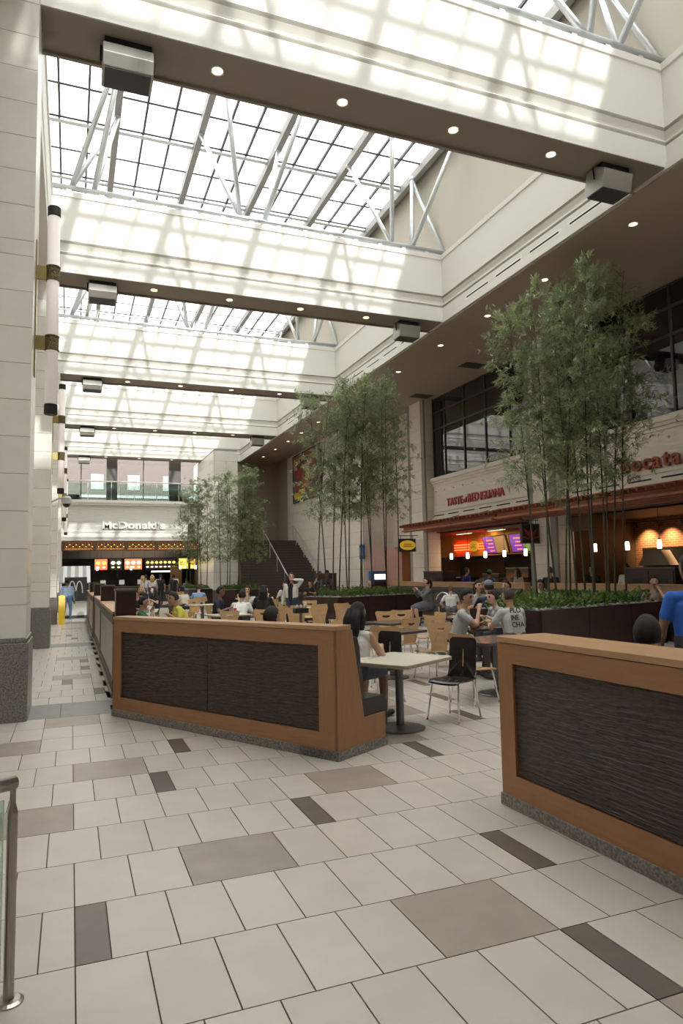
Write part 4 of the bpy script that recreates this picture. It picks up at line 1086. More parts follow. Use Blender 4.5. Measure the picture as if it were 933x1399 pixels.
def ring_plate(outer, inner, th, fn, m, name):
    n = len(outer); b = MB()
    vs = []
    for side in (0, 1):
        for P_ in (outer, inner):
            vs += [fn(u, v, side * th) for u, v in P_]
    o = lambda s, r, i: s * 2 * n + r * n + i % n
    fs = []
    for i in range(n):
        fs.append((o(0, 0, i), o(0, 0, i + 1), o(0, 1, i + 1), o(0, 1, i)))
        fs.append((o(1, 0, i + 1), o(1, 0, i), o(1, 1, i), o(1, 1, i + 1)))
        fs.append((o(0, 0, i + 1), o(0, 0, i), o(1, 0, i), o(1, 0, i + 1)))
        fs.append((o(0, 1, i), o(0, 1, i + 1), o(1, 1, i + 1), o(1, 1, i)))
    b.add(vs, fs)
    return b.mesh(name, m)
def chair_meshes(kind):
    m = 'birch' if kind == 'wood' else 'black_ply'
    N = 40
    # back plate outline in (u across, v up from the seat)
    def outer(a, cx, cv):
        d = (math.cos(a), math.sin(a)); best = 9
        top, bot = (0.46, 0.0)
        hw = (lambda v: (0.145 + 0.08 * min(1, max(0, (v - 0.05) / 0.36)) ** 1.4) if kind == 'wood' else 0.185 + 0.0 * v)
        lo, hi = 0, 1.0
        for _ in range(30):
            mid = (lo + hi) / 2
            u, v = cx + d[0] * mid, cv + d[1] * mid
            tp = top - (0.02 * (1 - (u / 0.22) ** 2) if kind == 'wood' else 0) - (0.04 if abs(u) > hw(v) - 0.03 else 0) * ((abs(u) - hw(v) + 0.03) / 0.03) ** 2
            if abs(u) < hw(v) and bot < v < tp: lo = mid
            else: hi = mid
        return (cx + d[0] * lo, cv + d[1] * lo)
    if kind == 'wood':
        cv = 0.345
        def inner(a):
            r = 0.075 / max(0.35, (abs(math.cos(a)) ** 2 + (abs(math.sin(a)) * 2.4) ** 2) ** 0.5)
            return (r * math.cos(a) * 1.1, cv + r * math.sin(a) * 1.0 - (0.02 if math.sin(a) > 0 else 0) * math.sin(a))
    else:
        cv = 0.22
        def inner(a):
            c, s = math.cos(a), math.sin(a)
            r = 1.0 / max(abs(c) / 0.012, abs(s) / 0.105)
            return (r * c, cv + r * s)
    A = [2 * PI * (i + 0.5) / N for i in range(N)]
    def fn(u, v, th):
        y = -0.19 - 0.10 * v - 0.55 * (u * u) * -1 * 0.6 - th
        y += 0.03 * max(0, 1 - v / 0.12) ** 2
        return (u, y, 0.455 + v * 0.99)
    back = ring_plate([outer(a, 0, cv) for a in A], [inner(a) for a in A], 0.013, fn, m, 'backrest')
    s = MB()
    nx, ny = 8, 8
    for side in (0, 1):
        pass
    top, bot = [], []
    for j in range(ny + 1):
        v = -0.20 + 0.42 * j / ny
        hw = 0.19 + 0.025 * math.sin(PI * (j / ny) * 0.8)
        for i in range(nx + 1):
            u = -1 + 2 * i / nx
            z = 0.452 + 0.012 * u * u - 0.012 * math.sin(PI * j / ny) - (0.03 * ((j / ny - 0.8) / 0.2) ** 2 if j / ny > 0.8 else 0)
            x = u * hw * (1 - (0.06 if j == ny else 0) * abs(u))
            top.append((x, v, z)); bot.append((x, v, z - 0.013))
    W_ = nx + 1; n = len(top)
    fs = []
    for j in range(ny):
        for i in range(nx):
            a = j * W_ + i
            fs.append((a, a + 1, a + W_ + 1, a + W_)); fs.append((n + a, n + a + W_, n + a + W_ + 1, n + a + 1))
    rim = [i for i in range(nx + 1)] + [j * W_ + nx for j in range(1, ny + 1)] + [ny * W_ + i for i in range(nx - 1, -1, -1)] + [j * W_ for j in range(ny - 1, 0, -1)]
    for k in range(len(rim)):
        a, b_ = rim[k], rim[(k + 1) % len(rim)]
        fs.append((b_, a, n + a, n + b_))
    s.add(top + bot, fs)
    seat = s.mesh('seat', m, True)
    legs = []
    for sx in (-1, 1):
        for sy in (-1, 1):
            legs.append(MB().path([(sx * 0.06, sy * 0.12, 0.437), (sx * 0.165, sy * 0.145, 0.432), (sx * 0.178, sy * 0.16, 0.41), (sx * 0.215, sy * 0.225, 0.008)], 0.0105, 8).lathe([(0.014, 0), (0.014, 0.012)], 8, (sx * 0.216, sy * 0.226, 0)).mesh('leg', 'chrome', True))
    frame = MB().tube((-0.06, -0.12, 0.437), (-0.06, 0.12, 0.437), 0.010).tube((0.06, -0.12, 0.437), (0.06, 0.12, 0.437), 0.010).mesh('seat_frame', 'chrome')
    return back, seat, legs, frame
CH = {k: chair_meshes(k) for k in ('wood', 'black')}
def chair(x, y, face, kind, label, group):      # face: direction the sitter looks, degrees from +X
    t = thing('cafe_chair', label, 'chair', (x, y, 0), R(face - 90), group)
    back, seat, legs, frame = CH[kind]
    put('backrest', back, t); put('seat', seat, t); put('seat_frame', frame, t)
    for l in legs: put('leg', l, t)
    return t
table(3.36, 6.90, R(31), 'cream topped table with grey pedestal at the end of the booth bench', 0.98, 0.82)
table(2.72, 8.02, R(30), 'cream topped table farther along the booth bench', 0.98, 0.82)
table(5.50, 8.20, R(12), 'dark topped table with round grey foot beside the pale wooden chair', 1.15, 0.8, 'table_dark', 'table_dark')
table(6.25, 10.05, R(10), 'dark topped table between the two men in grey shirts', 0.80, 0.85, 'table_dark', 'table_dark')
table(4.85, 10.2, R(20), 'dark topped table among the empty wooden chairs', 0.9, 0.8, 'table_dark', 'table_dark')
table(5.75, 12.0, R(15), 'dark topped table farther back among the empty wooden chairs', 0.9, 0.8, 'table_dark', 'table_dark')
table(7.2, 12.6, R(15), 'dark topped table behind the man in grey', 0.9, 0.8, 'table_dark', 'table_dark')
table(8.35, 13.2, R(20), 'dark topped table by the man in navy', 0.9, 0.8, 'table_dark', 'table_dark')
chair(4.13, 7.06, 205, 'black', 'black slotted chair facing the near cream table', 'black plywood chairs')
chair(3.78, 8.30, 210, 'black', 'black slotted chair at the second cream table', 'black plywood chairs')
chair(3.55, 9.00, 210, 'black', 'black slotted chair farthest along the booth', 'black plywood chairs')
chair(4.86, 7.78, 15, 'wood', 'pale wooden chair seen from the side at the dark table', 'pale wooden chairs')
WOOD = [(5.35, 9.75, 95, 'pale wooden chair with cutout back, large, behind the black chair'), (4.45, 9.55, 60, 'pale wooden chair half hidden behind black chairs'), (5.45, 11.0, 105, 'pale wooden chair turned toward the middle dark table'), (5.95, 12.7, 250, 'pale wooden chair facing the camera at the rear dark table'),
        (5.25, 12.6, 290, 'pale wooden chair left of the rear dark table'), (6.35, 12.9, 240, 'pale wooden chair right of the rear dark table'), (6.5, 11.9, 180, 'pale wooden chair sideways at the rear dark table'), (6.2, 10.95, 270, 'pale wooden chair behind the man in grey'), (4.4, 10.9, 300, 'pale wooden chair at the far left of the dark tables')]
for x, y, f, lab in WOOD: chair(x, y, f, 'wood', lab, 'pale wooden chairs')
# left dining area: tables in rows, chairs round them
k = 0
rows = [(1.75, 15.3), (3.55, 16.6), (4.6, 19.4), (5.9, 18.5), (2.2, 19.6), (4.0, 22.6), (6.0, 22.6), (2.0, 24.0), (4.4, 27.6), (6.6, 27.0), (2.2, 29.0), (4.6, 32.0), (5.0, 36.0)]
near_words = ['by the corridor post', 'before the man in navy', 'of the three seated women', 'beside the woman in a white cardigan', 'behind the readers', 'in the middle of the hall', 'left of the middle planter', 'by the corridor wall', 'of the person in light blue', 'beyond the middle planter', 'toward the burger counter', 'nearest the burger counter', 'by the far planter']
for i, (x, y) in enumerate(rows):
    table(x, y, R(8 * (i % 3)), 'table with cream top ' + near_words[i], 0.95, 0.8)
FRONT = [(3.35, 15.55), (4.15, 15.75), (4.85, 16.9), (5.45, 17.05), (6.05, 17.25), (6.7, 17.4), (5.0, 15.9), (5.6, 16.0), (6.3, 16.2)]
fpx = [px((x, y, 0.8))[0] for x, y in FRONT]
frank = [sorted(fpx).index(p) for p in fpx]
for i, (x, y) in enumerate(FRONT):
    chair(x, y, 80 + 7 * (i % 3), 'wood', 'pale wooden chair %s from the left in the row of backs above the angled wall' % NTH[frank[i]], 'row of wooden chair backs')
HALL = ['under the boy in green', 'under the youth in yellow', 'under the man in a white T-shirt', 'under the man in olive', 'under the man in navy at the second row', 'under the woman with a hand at her mouth', 'beside the woman resting her cheek', 'under the person in sky blue', 'at the far side of the middle hall table', 'before the table left of the middle planter', 'beyond the table left of the middle planter', 'by the corridor wall table', 'at the table beyond the middle planter', 'at the table nearest the burger counter', 'at the table by the far planter', 'behind the readers', 'beside the woman in a white cardigan', 'under the woman facing the camera beside the man in navy', 'under the woman with tied back hair', 'at the left of the table by the man in navy', 'under the man in the lettered T-shirt']
for i, (x, y, f) in enumerate(((1.3, 14.6, 40), (2.3, 15.6, 190), (1.55, 16.2, 280), (2.1, 16.2, 265), (3.45, 17.7, 270), (5.1, 20.4, 265), (5.6, 19.4, 120), (4.6, 26.7, 90), (3.9, 23.4, 270), (6.0, 21.7, 90), (6.0, 23.5, 270), (2.0, 23.1, 90), (6.6, 27.9, 270), (4.6, 31.2, 90), (5.0, 35.2, 90), (2.0, 20.4, 270), (6.5, 19.3, 240), (8.6, 13.9, 250), (9.0, 13.2, 180), (7.8, 13.4, 330), (6.85, 10.1, 180))):
    chair(x, y, f, 'wood', 'pale wooden chair ' + HALL[i], 'wooden chairs at the hall tables')

# ---- little things on the tables
def cup(x, y, z, m, label):
    t = thing('paper_cup', label, 'cup', (x, y, z), 0, 'paper cups')
    MB().lathe([(0.03, 0), (0.042, 0.14)], 12).build('cup_body', m, t)
    lo = MB().lathe([(0.044, 0.14), (0.044, 0.15), (0.02, 0.155)], 12).build('lid', 'cup_white', t)
    MB().tube((0, 0, 0.15), (0.02, 0.01, 0.24), 0.004, n=5).build('straw', 'cup_red', lo)
def tray(x, y, z, rz, label):
    t = thing('food_tray', label, 'tray', (x, y, z), rz, 'food trays')
    MB().prism(rounded_rect(0.42, 0.30, 0.03), 'z', 0, 0.012).build('tray_base', 'tray', t)
    MB().box(-0.13, 0.1, -0.1, 0.1, 0.012, 0.016).build('paper_liner', 'paper', t)
    MB().ball((0.02, 0, 0.03), 0.06, 10, 6, (1, 1, 0.5)).build('food', 'shop_orange', t)
tray(1.75, 15.2, 0.752, 0.3, 'tray with wrapped food on the table by the corridor post')
cup(1.55, 15.45, 0.752, 'cup_white', 'white paper cup on the table by the corridor post')
tray(3.55, 16.6, 0.752, 0.1, 'tray on the table before the man in navy')
cup(3.75, 16.75, 0.752, 'cup_red', 'red paper cup on the table before the man in navy')
tray(4.9, 19.2, 0.752, 0.4, 'tray on the table of the three seated women')
cup(6.1, 18.4, 0.752, 'cup_white', 'white cup beside the woman in a cardigan')
tray(6.1, 10.0, 0.752, 0.1, 'tray before the man eating in a grey shirt')
tray(8.35, 13.2, 0.752, 0.1, 'tray on the table by the man in navy')
cup(8.6, 13.3, 0.752, 'cup_red', 'red paper cup on the table by the man in navy')
t = thing('condiment_caddy', 'small dark caddy with glass shakers on a post by the row of chairs', 'caddy', (4.35, 13.4, 0))
MB().lathe([(0.03, 0.03), (0.03, 0.9)], 10).lathe([(0.2, 0), (0.2, 0.03)], 16).build('stand', 'gunmetal', t)
MB().box(-0.14, 0.14, -0.09, 0.09, 0.9, 1.0).build('rack', 'black', t)
for s in (-0.08, 0.0, 0.08):
    MB().lathe([(0.03, 0.92), (0.028, 1.04), (0.015, 1.07)], 10, (s, 0, 0)).build('shaker', 'aluminium', t)

# ================================================================ PLANTERS, GROUND COVER, BAMBOO
def leafmesh(name, m, n, gen, seed):
    r_ = random.Random(seed)
    V, F_ = [], []
    for _ in range(n):
        base, d, side, L, wd, droop = gen(r_)
        o = len(V)
        up_ = d.cross(side).normalized()
        mid = base + d * (L * 0.45)
        tip = base + d * L - up_ * droop
        V += [tuple(base), tuple(mid + side * wd), tuple(tip), tuple(mid - side * wd), tuple(mid - up_ * (wd * 0.35))]
        F_ += [(o, o + 1, o + 4), (o + 1, o + 2, o + 4), (o + 4, o + 2, o + 3), (o, o + 4, o + 3)]
    me = bpy.data.meshes.new(name); me.from_pydata(V, [], F_); me.materials.append(MATS[m]); me.update()
    return me
def rdir(r_):
    z = r_.uniform(-1, 1); a = r_.uniform(0, 2 * PI); s = math.sqrt(1 - z * z)
    return Vector((s * math.cos(a), s * math.sin(a), z))
def planter(corner, ang, L, D, label, H, covers, pebble=True, seed=1):
    t = thing('planter', 'dark walnut planter box ' + label, 'planter', (corner[0], corner[1], 0), ang, 'walnut planters')
    th = 0.08
    MB().box(0, L, 0, th, 0.08, H).box(0, L, D - th, D, 0.08, H).box(0, th, th, D - th, 0.08, H).box(L - th, L, th, D - th, 0.08, H).build('box_sides', 'walnut', t)
    for k in range(3):
        x0 = 0.02 + k * (L - 0.04) / 3
        MB().box(x0 + 0.006, x0 + (L - 0.04) / 3 - 0.006, -0.012, 0.0, 0.12, H - 0.03).build('board', 'walnut', t)
    MB().box(-0.012, 0.0, 0.02, D - 0.02, 0.12, H - 0.03).build('board', 'walnut', t)
    MB().box(0.03, L - 0.03, 0.03, D - 0.03, 0, 0.08).build('foot', 'black', t)
    MB().box(th, L - th, th, D - th, 0.3, H - 0.06).build('soil', 'soil', t)
    c = thing('pebbles', 'grey pebbles bordering the planter ' + label, 'pebbles', (corner[0], corner[1], H - 0.05), ang, None, 'stuff')
    r_ = random.Random(seed); b = MB()
    for _ in range(420):
        e = r_.random()
        if e < 0.5: x, y = r_.uniform(0.1, L - 0.1), r_.uniform(0.1, 0.42)
        elif e < 0.75: x, y = r_.uniform(0.1, 0.6), r_.uniform(0.1, D - 0.1)
        else: x, y = r_.uniform(0.1, L - 0.1), r_.uniform(0.1, D - 0.1)
        s = r_.uniform(0.03, 0.06)
        b.ball((x, y, 0.01 + r_.uniform(0, 0.05)), s, 6, 4, (1, r_.uniform(0.6, 1), 0.55))
    tag(b.build('pebble_layer', 'pebble', c, smooth=True), kind='stuff')
    g = thing('ground_cover', 'low leafy green shrubs filling the planter ' + label, 'shrub', (corner[0], corner[1], H - 0.05), ang, 'green ground cover', 'stuff')
    mounds = []
    r2_ = random.Random(seed + 50)
    n = int(L / 0.32)
    for k in range(n):
        for q in range(3):
            mounds.append((0.35 + (L - 0.7) * k / max(1, n - 1) + r2_.uniform(-0.1, 0.1), 0.40 + (D - 0.75) * q / 2 + r2_.uniform(-0.08, 0.08), r2_.uniform(0.16, 0.26), r2_.uniform(0.8, 1.25)))
    def gen(rr):
        x, y, s, hz = rr.choice(mounds)
        d = rdir(rr); d.z = abs(d.z)
        rad = s * (0.6 + 0.4 * rr.random())
        p = Vector((x + d.x * rad, y + d.y * rad, 0.02 + d.z * rad * hz * 1.25))
        dd = (d + rdir(rr) * 0.7).normalized(); sd = dd.cross(rdir(rr)).normalized()
        return p, dd, sd, rr.uniform(0.05, 0.09), rr.uniform(0.018, 0.03), 0.01
    tag(put('leaves', leafmesh('leaves', 'ivy_leaf', covers, gen, seed), g), kind='stuff')
    return t
P1c, P2c, P3c, P4c = (8.05, 10.55), (7.75, 20.1), (6.75, 33.7), (5.7, 38.2)
planter(P1c, R(16.4), 4.7, 1.7, 'nearest the camera on the right', 0.93, 6800, seed=1)
planter(P2c, R(18), 3.75, 1.9, 'in the middle of the hall', 0.93, 4200, seed=2)
planter(P3c, R(4), 2.5, 1.2, 'in front of the staircase', 0.95, 2600, seed=3)
planter(P4c, R(0), 1.6, 1.1, 'before the burger counter', 0.95, 1800, seed=4)

def bamboo_variant(seed, h, leaves, low=0.33):
    r_ = random.Random(seed)
    lean = Vector((r_.uniform(-0.5, 0.5), r_.uniform(-0.5, 0.5), 0))
    bend = Vector((r_.uniform(-0.45, 0.45), r_.uniform(-0.45, 0.45), 0))
    def pos(t): return lean * t * 0.8 + bend * t * t * 1.0 + Vector((0, 0, t * h))
    n = 16
    pts = [pos(i / n) for i in range(n + 1)]
    culm = MB().path(pts, [0.028 * (1 - 0.82 * (i / n)) for i in range(n + 1)], 7)
    for i in range(1, 22):
        t_ = i / 23; p = pos(t_); rr = 0.028 * (1 - 0.82 * t_)
        culm.lathe([(rr, -0.008), (rr * 1.28, 0), (rr, 0.008)], 7, tuple(p))
    br = MB(); tips = []
    nb = 46
    for i in range(nb):
        t_ = low + (0.99 - low) * (i + r_.random()) / nb
        p = pos(t_)
        a = r_.uniform(0, 2 * PI)
        L = r_.uniform(0.45, 1.0) * (1.15 - 0.75 * max(0, (t_ - 0.45) / 0.55)) * (0.6 + 0.4 * min(1, (t_ - low) / 0.15 + 0.3))
        q = p + Vector((math.cos(a), math.sin(a), r_.uniform(0.25, 0.9))).normalized() * L
        q2 = q + Vector((math.cos(a), math.sin(a), -0.35)).normalized() * L * 0.45
        br.path([p, (p + q) / 2 + Vector((0, 0, 0.05)), q, q2], [0.006, 0.005, 0.004, 0.002], 4)
        tips.append((p, q, q2))
    # leaves come in fans at twig ends
    fans = []
    for _ in range(leaves // 7):
        p, q, q2 = r_.choice(tips)
        t_ = r_.random()
        c = p.lerp(q, 0.25 + 0.75 * min(1, t_ * 1.5)) if t_ < 0.66 else q.lerp(q2, (t_ - 0.66) / 0.34)
        c = c + rdir(r_) * r_.uniform(0.03, 0.2)
        out = Vector((q.x - p.x, q.y - p.y, 0)); out = out.normalized() if out.length > 0 else Vector((1, 0, 0))
        fans.append((c, (out + rdir(r_) * 0.9 + Vector((0, 0, -0.15))).normalized()))
    state = {'i': 0}
    def gen(rr):
        c, d0 = fans[(state['i'] // 7) % len(fans)]; state['i'] += 1
        d = (d0 + rdir(rr) * 0.75 + Vector((0, 0, -0.2))).normalized()
        sd = d.cross(Vector((0, 0, 1)) + rdir(rr) * 0.5)
        sd = sd.normalized() if sd.length > 1e-3 else Vector((1, 0, 0))
        return c + rdir(rr) * 0.02, d, sd, rr.uniform(0.12, 0.22), rr.uniform(0.010, 0.016), rr.uniform(0.0, 0.05)
    return culm.mesh('culm', 'bamboo_culm', True), br.mesh('branches', 'bamboo_culm'), leafmesh('leaves', 'bamboo_leaf', leaves, gen, seed + 9)
VAR = [bamboo_variant(100 + i, 7.6, 2700, 0.36) for i in range(6)]
VARL = [bamboo_variant(200 + i, 7.4, 3400, 0.24) for i in range(4)]
def bamboo(corner, ang, spots, label, group, z0, var, sd):
    r_ = random.Random(sd)
    ca, sa = math.cos(ang), math.sin(ang)
    pxs = [px((corner[0] + u * ca - v * sa, corner[1] + u * sa + v * ca, 1))[0] for u, v, s in spots]
    rank = [sorted(pxs).index(p) for p in pxs]
    for i, (u, v, s) in enumerate(spots):
        x = corner[0] + u * ca - v * sa; y = corner[1] + u * sa + v * ca
        t = thing('bamboo', label + ', ' + NTH[rank[i]] + ' stem from the left', 'bamboo', (x, y, z0), r_.uniform(0, 2 * PI), group)
        t.scale = (0.92, 0.92, s)
        for nm, me in zip(('culm', 'branches', 'leaves'), var[(i + sd) % len(var)]):
            o = put(nm, me, t)
            if nm != 'culm': tag(o, kind='stuff')
bamboo(P1c, R(16.4), [(1.4, 0.8, 0.93), (1.65, 1.25, 0.92), (1.85, 0.7, 0.86), (2.15, 1.1, 0.80), (2.45, 0.8, 0.84), (2.75, 1.2, 0.96), (3.0, 0.75, 1.02), (3.2, 1.1, 1.06), (3.4, 0.7, 1.08), (3.65, 1.15, 1.07), (3.9, 0.8, 1.04), (4.15, 1.1, 1.0), (4.4, 0.8, 0.94)],
       'tall green bamboo stem in the nearest planter', 'bamboo in the nearest planter', 0.8, VAR, 1)
bamboo(P2c, R(18), [(0.35, 1.0, 0.93), (0.6, 0.7, 0.98), (0.85, 1.3, 0.95), (1.1, 0.8, 0.99), (1.4, 1.2, 0.90), (1.65, 0.7, 0.97), (1.9, 1.1, 1.0), (2.2, 0.8, 1.0), (2.5, 1.2, 1.03), (2.8, 0.75, 1.04), (3.1, 1.1, 1.03), (3.4, 0.8, 1.0), (0.25, 1.4, 0.90)],
       'tall green bamboo stem in the middle planter', 'bamboo in the middle planter', 0.8, VAR, 2)
bamboo(P3c, R(4), [(0.3, 0.8, 0.78), (0.55, 0.5, 0.82), (0.8, 0.9, 0.84), (1.1, 0.5, 0.86), (1.35, 0.8, 0.84), (1.6, 0.5, 0.87), (1.85, 0.9, 0.84), (2.15, 0.5, 0.8)],
       'green bamboo stem in the planter before the staircase', 'bamboo before the staircase', 0.82, VARL, 1)
bamboo(P4c, R(0), [(0.25, 0.6, 0.72), (0.55, 0.8, 0.78), (0.85, 0.4, 0.80), (1.1, 0.7, 0.84), (1.35, 0.4, 0.86)],
       'green bamboo stem in the planter before the burger counter', 'bamboo before the burger counter', 0.82, VARL, 2)
# ================================================================ PEOPLE
def seg_dist(P, a, b, r0, r1):
    a = np.array(a); b = np.array(b); d = b - a; L = max(1e-9, d @ d)
    t = np.clip(((P - a) @ d) / L, 0, 1)
    return np.linalg.norm(P - (a + t[:, None] * d), axis=1) - (r0 + (r1 - r0) * t)
def ik(S, T, l1, l2, pole):
    S = Vector(S); T = Vector(T); d = T - S; L = min(d.length, (l1 + l2) * 0.985)
    d = d.normalized(); T = S + d * L
    a = (l1 * l1 - l2 * l2 + L * L) / (2 * L)
    h = math.sqrt(max(0, l1 * l1 - a * a))
    p = Vector(pole); p = (p - d * p.dot(d)).normalized()
    return S + d * a + p * h, T
def person(x, y, face, label, pose='sit', shirt=(0.3, 0.3, 0.3), pants=(0.05, 0.06, 0.1), skin='light', hair='short', haircol=(0.015, 0.01, 0.008),
           scale=1.0, lean=8, turn=0, nod=0, hands=None, sleeve='short', skirt=False, seat=0.47, shoes=(0.05, 0.045, 0.04), voxel=0.015, jacket=None, group='people in the food court', step=0.0, z0=0.0):
    t = thing('person', label, 'person', (x, y, z0), R(face - 90), group)
    t.scale = (scale,) * 3
    prims = []     # (kind, data, tag)
    def cap(p, q, r0, r1, tg): prims.append(('c', tuple(p), tuple(q), r0, r1, tg))
    X = Vector((1, 0, 0))
    la = R(lean)
    S = Vector((0, math.sin(la), math.cos(la)))
    Fd = Vector((0, math.cos(la), -math.sin(la)))
    pz = seat + 0.10 if pose == 'sit' else 0.95
    Pp = Vector((0, -0.02, pz))
    chest, neck = Pp + S * 0.31, Pp + S * 0.475
    inner = 'in' if jacket else 'shirt'
    for s in (-1, 1):
        cap(Pp + X * s * 0.075 + S * 0.06, chest + X * s * 0.085 - S * 0.02, 0.105, 0.108, 'shirt')
        cap(neck - S * 0.075 + X * s * 0.04, neck - S * 0.085 + X * s * 0.165, 0.065, 0.058, 'shirt')
        cap(Pp + X * s * 0.08, Pp + X * s * 0.085 + S * 0.04, 0.115, 0.11, 'pants')
    cap(Pp + S * 0.08 + Fd * 0.02, chest + Fd * 0.02, 0.11, 0.11, inner)
    if jacket: cap(Pp + S * 0.04 + Fd * 0.055, chest + Fd * 0.055 + S * 0.08, 0.075, 0.07, 'in')
    hs = Vector((0, math.sin(la * 0.45), math.cos(la * 0.45)))
    cap(neck - S * 0.05, neck + hs * 0.09 + Vector((0, 0.012, 0)), 0.055, 0.05, 'skin')
    hc = neck + hs * 0.165 + Vector((0, 0.025, 0))
    Rh = Matrix.Rotation(R(turn), 3, 'Z') @ Matrix.Rotation(R(-nod), 3, 'X')
    prims.append(('e', tuple(hc), (0.076, 0.096, 0.117), Rh, 'skin'))
    def HP(u, v, w_): return hc + Rh @ Vector((u, v, w_))
    cap(HP(0, 0.035, -0.075), HP(0, 0.055, -0.08), 0.05, 0.035, 'skin')
    cap(HP(0, 0.088, 0.012), HP(0, 0.108, -0.028), 0.010, 0.014, 'skin')
    for s in (-1, 1):
        cap(HP(s * 0.078, -0.005, 0.015), HP(s * 0.08, -0.01, -0.025), 0.013, 0.011, 'skin')
        cap(HP(s * 0.03, 0.083, 0.012), HP(s * 0.036, 0.082, 0.012), 0.0095, 0.0085, 'eye')
        cap(HP(s * 0.022, 0.089, 0.035), HP(s * 0.046, 0.080, 0.034), 0.006, 0.005, 'hair')
    cap(HP(-0.02, 0.086, -0.058), HP(0.02, 0.086, -0.058), 0.009, 0.009, 'lip')
    # legs
    for s in (-1, 1):
        if pose == 'sit':
            hip = Pp + X * s * 0.09 + Vector((0, 0.02, -0.015)); knee = Vector((s * 0.12, 0.43, seat + 0.045)); ank = Vector((s * 0.12, 0.40 + 0.05 * s, 0.09))
        else:
            hip = Pp + X * s * 0.09 + Vector((0, 0, -0.05)); knee = Vector((s * 0.10, 0.03 + s * step * 0.6, 0.50)); ank = Vector((s * 0.10, -0.03 + s * step, 0.09))
        tg = 'skin' if skirt == 'shorts' else 'pants'
        mid = hip.lerp(knee, 0.62)
        cap(hip, mid, 0.092, 0.074, 'pants'); cap(mid, knee, 0.072, 0.06, 'pants')
        cap(knee, knee.lerp(ank, 0.35), 0.056, 0.056, 'skin' if skirt else 'pants'); cap(knee.lerp(ank, 0.35), ank, 0.055, 0.040, 'skin' if skirt else 'pants')
        cap(ank + Vector((0, -0.03, -0.04)), ank + Vector((s * 0.015, 0.15, -0.052)), 0.042, 0.034, 'shoe')
    if skirt == True:
        if pose == 'sit': cap(Pp + Vector((0, 0.08, 0)), Vector((0, 0.36, seat + 0.03)), 0.14, 0.12, 'pants')
        else: cap(Pp, Vector((0, 0, 0.52)), 0.16, 0.19, 'pants')
    # arms
    hands = hands or ({'L': (-0.16, 0.33, 0.80), 'R': (0.16, 0.33, 0.80)} if pose == 'sit' else {'L': (-0.25, 0.03, 0.78), 'R': (0.25, 0.03, 0.78)})
    for nm, s in (('L', -1), ('R', 1)):
        sh = neck - S * 0.075 + X * s * 0.185
        el, wr = ik(sh, hands[nm], 0.285, 0.245, (s * 0.7, -0.5, -0.8))
        if sleeve == 'long':
            cap(sh, el, 0.056, 0.047, 'shirt'); cap(el, el.lerp(wr, 0.9), 0.046, 0.037, 'shirt')
        elif sleeve == 'none':
            cap(sh, el, 0.046, 0.039, 'skin')
        else:
            md = sh.lerp(el, 0.55); cap(sh, md, 0.058, 0.056, 'shirt'); cap(md, el, 0.044, 0.039, 'skin')
        cap(el, wr, 0.040, 0.028, 'skin')
        d = (wr - el).normalized(); sd = d.cross(Vector((0, 0, 1)))
        sd = sd.normalized() if sd.length > 0.2 else Vector((1, 0, 0)); dn = sd.cross(d) * (1 if sd.cross(d).z < 0 else -1)
        kn = wr + d * 0.085
        for q in (-0.022, 0.0, 0.022): cap(wr + d * 0.01 + sd * q * 0.7, kn + sd * q, 0.019, 0.017, 'skin')
        for q, ln in ((-0.031, 0.062), (-0.0105, 0.074), (0.0105, 0.07), (0.031, 0.055)):
            a = kn + sd * q; b = a + (d + dn * 0.35).normalized() * ln * 0.55; c = b + (d * 0.45 + dn).normalized() * ln * 0.5
            cap(a, b, 0.0105, 0.0095, 'skin'); cap(b, c, 0.0095, 0.0085, 'skin')
        tb = wr + d * 0.025 - sd * s * 0.028
        tm = tb + (d * 0.7 - sd * s * 0.8 + dn * 0.3).normalized() * 0.04
        cap(tb, tm, 0.013, 0.011, 'skin'); cap(tm, tm + (d + dn * 0.4).normalized() * 0.032, 0.011, 0.009, 'skin')
    # one surface
    b = MB()
    for p in prims:
        if p[0] == 'c':
            a, q, r0, r1 = Vector(p[1]), Vector(p[2]), p[3], p[4]
            if (q - a).length > 1e-4: b.tube(a, q, r0, r1, 10, True)
            b.ball(a, r0, 10, 6); b.ball(q, r1, 10, 6)
        else:
            b.ball(p[1], 1.0, 20, 14, p[2], p[3])
    me = b.mesh('raw', 'black')
    tmp = bpy.data.objects.new('raw', me); col.objects.link(tmp)
    md = tmp.modifiers.new('r', 'REMESH'); md.mode = 'VOXEL'; md.voxel_size = voxel; md.use_smooth_shade = True
    ms = tmp.modifiers.new('s', 'SMOOTH'); ms.factor = 0.5; ms.iterations = 3
    bpy.context.view_layer.update()
    body = bpy.data.meshes.new_from_object(tmp.evaluated_get(bpy.context.evaluated_depsgraph_get()))
    bpy.data.objects.remove(tmp); bpy.data.meshes.remove(me)
    body.name = 'body'
    nF = len(body.polygons)
    ctr = np.zeros(nF * 3); body.polygons.foreach_get('center', ctr); ctr = ctr.reshape(-1, 3)
    tags = ['skin', 'shirt', 'pants', 'shoe', 'eye', 'lip', 'in', 'hair']
    best = np.full(nF, 1e9); idx = np.zeros(nF, int)
    for p in prims:
        if p[0] == 'c':
            dd = seg_dist(ctr, p[1], p[2], p[3], p[4])
            if p[5] in ('eye', 'lip', 'hair'): dd = dd - 0.003
            tg = p[5]
        else:
            M3 = np.array(p[3].transposed()); loc = (ctr - np.array(p[1])) @ M3.T
            s_ = np.array(p[2]); dd = (np.linalg.norm(loc / s_, axis=1) - 1) * s_.min(); tg = p[4]
        k = dd < best
        best[k] = dd[k]; idx[k] = tags.index(tg)
    body.materials.clear()
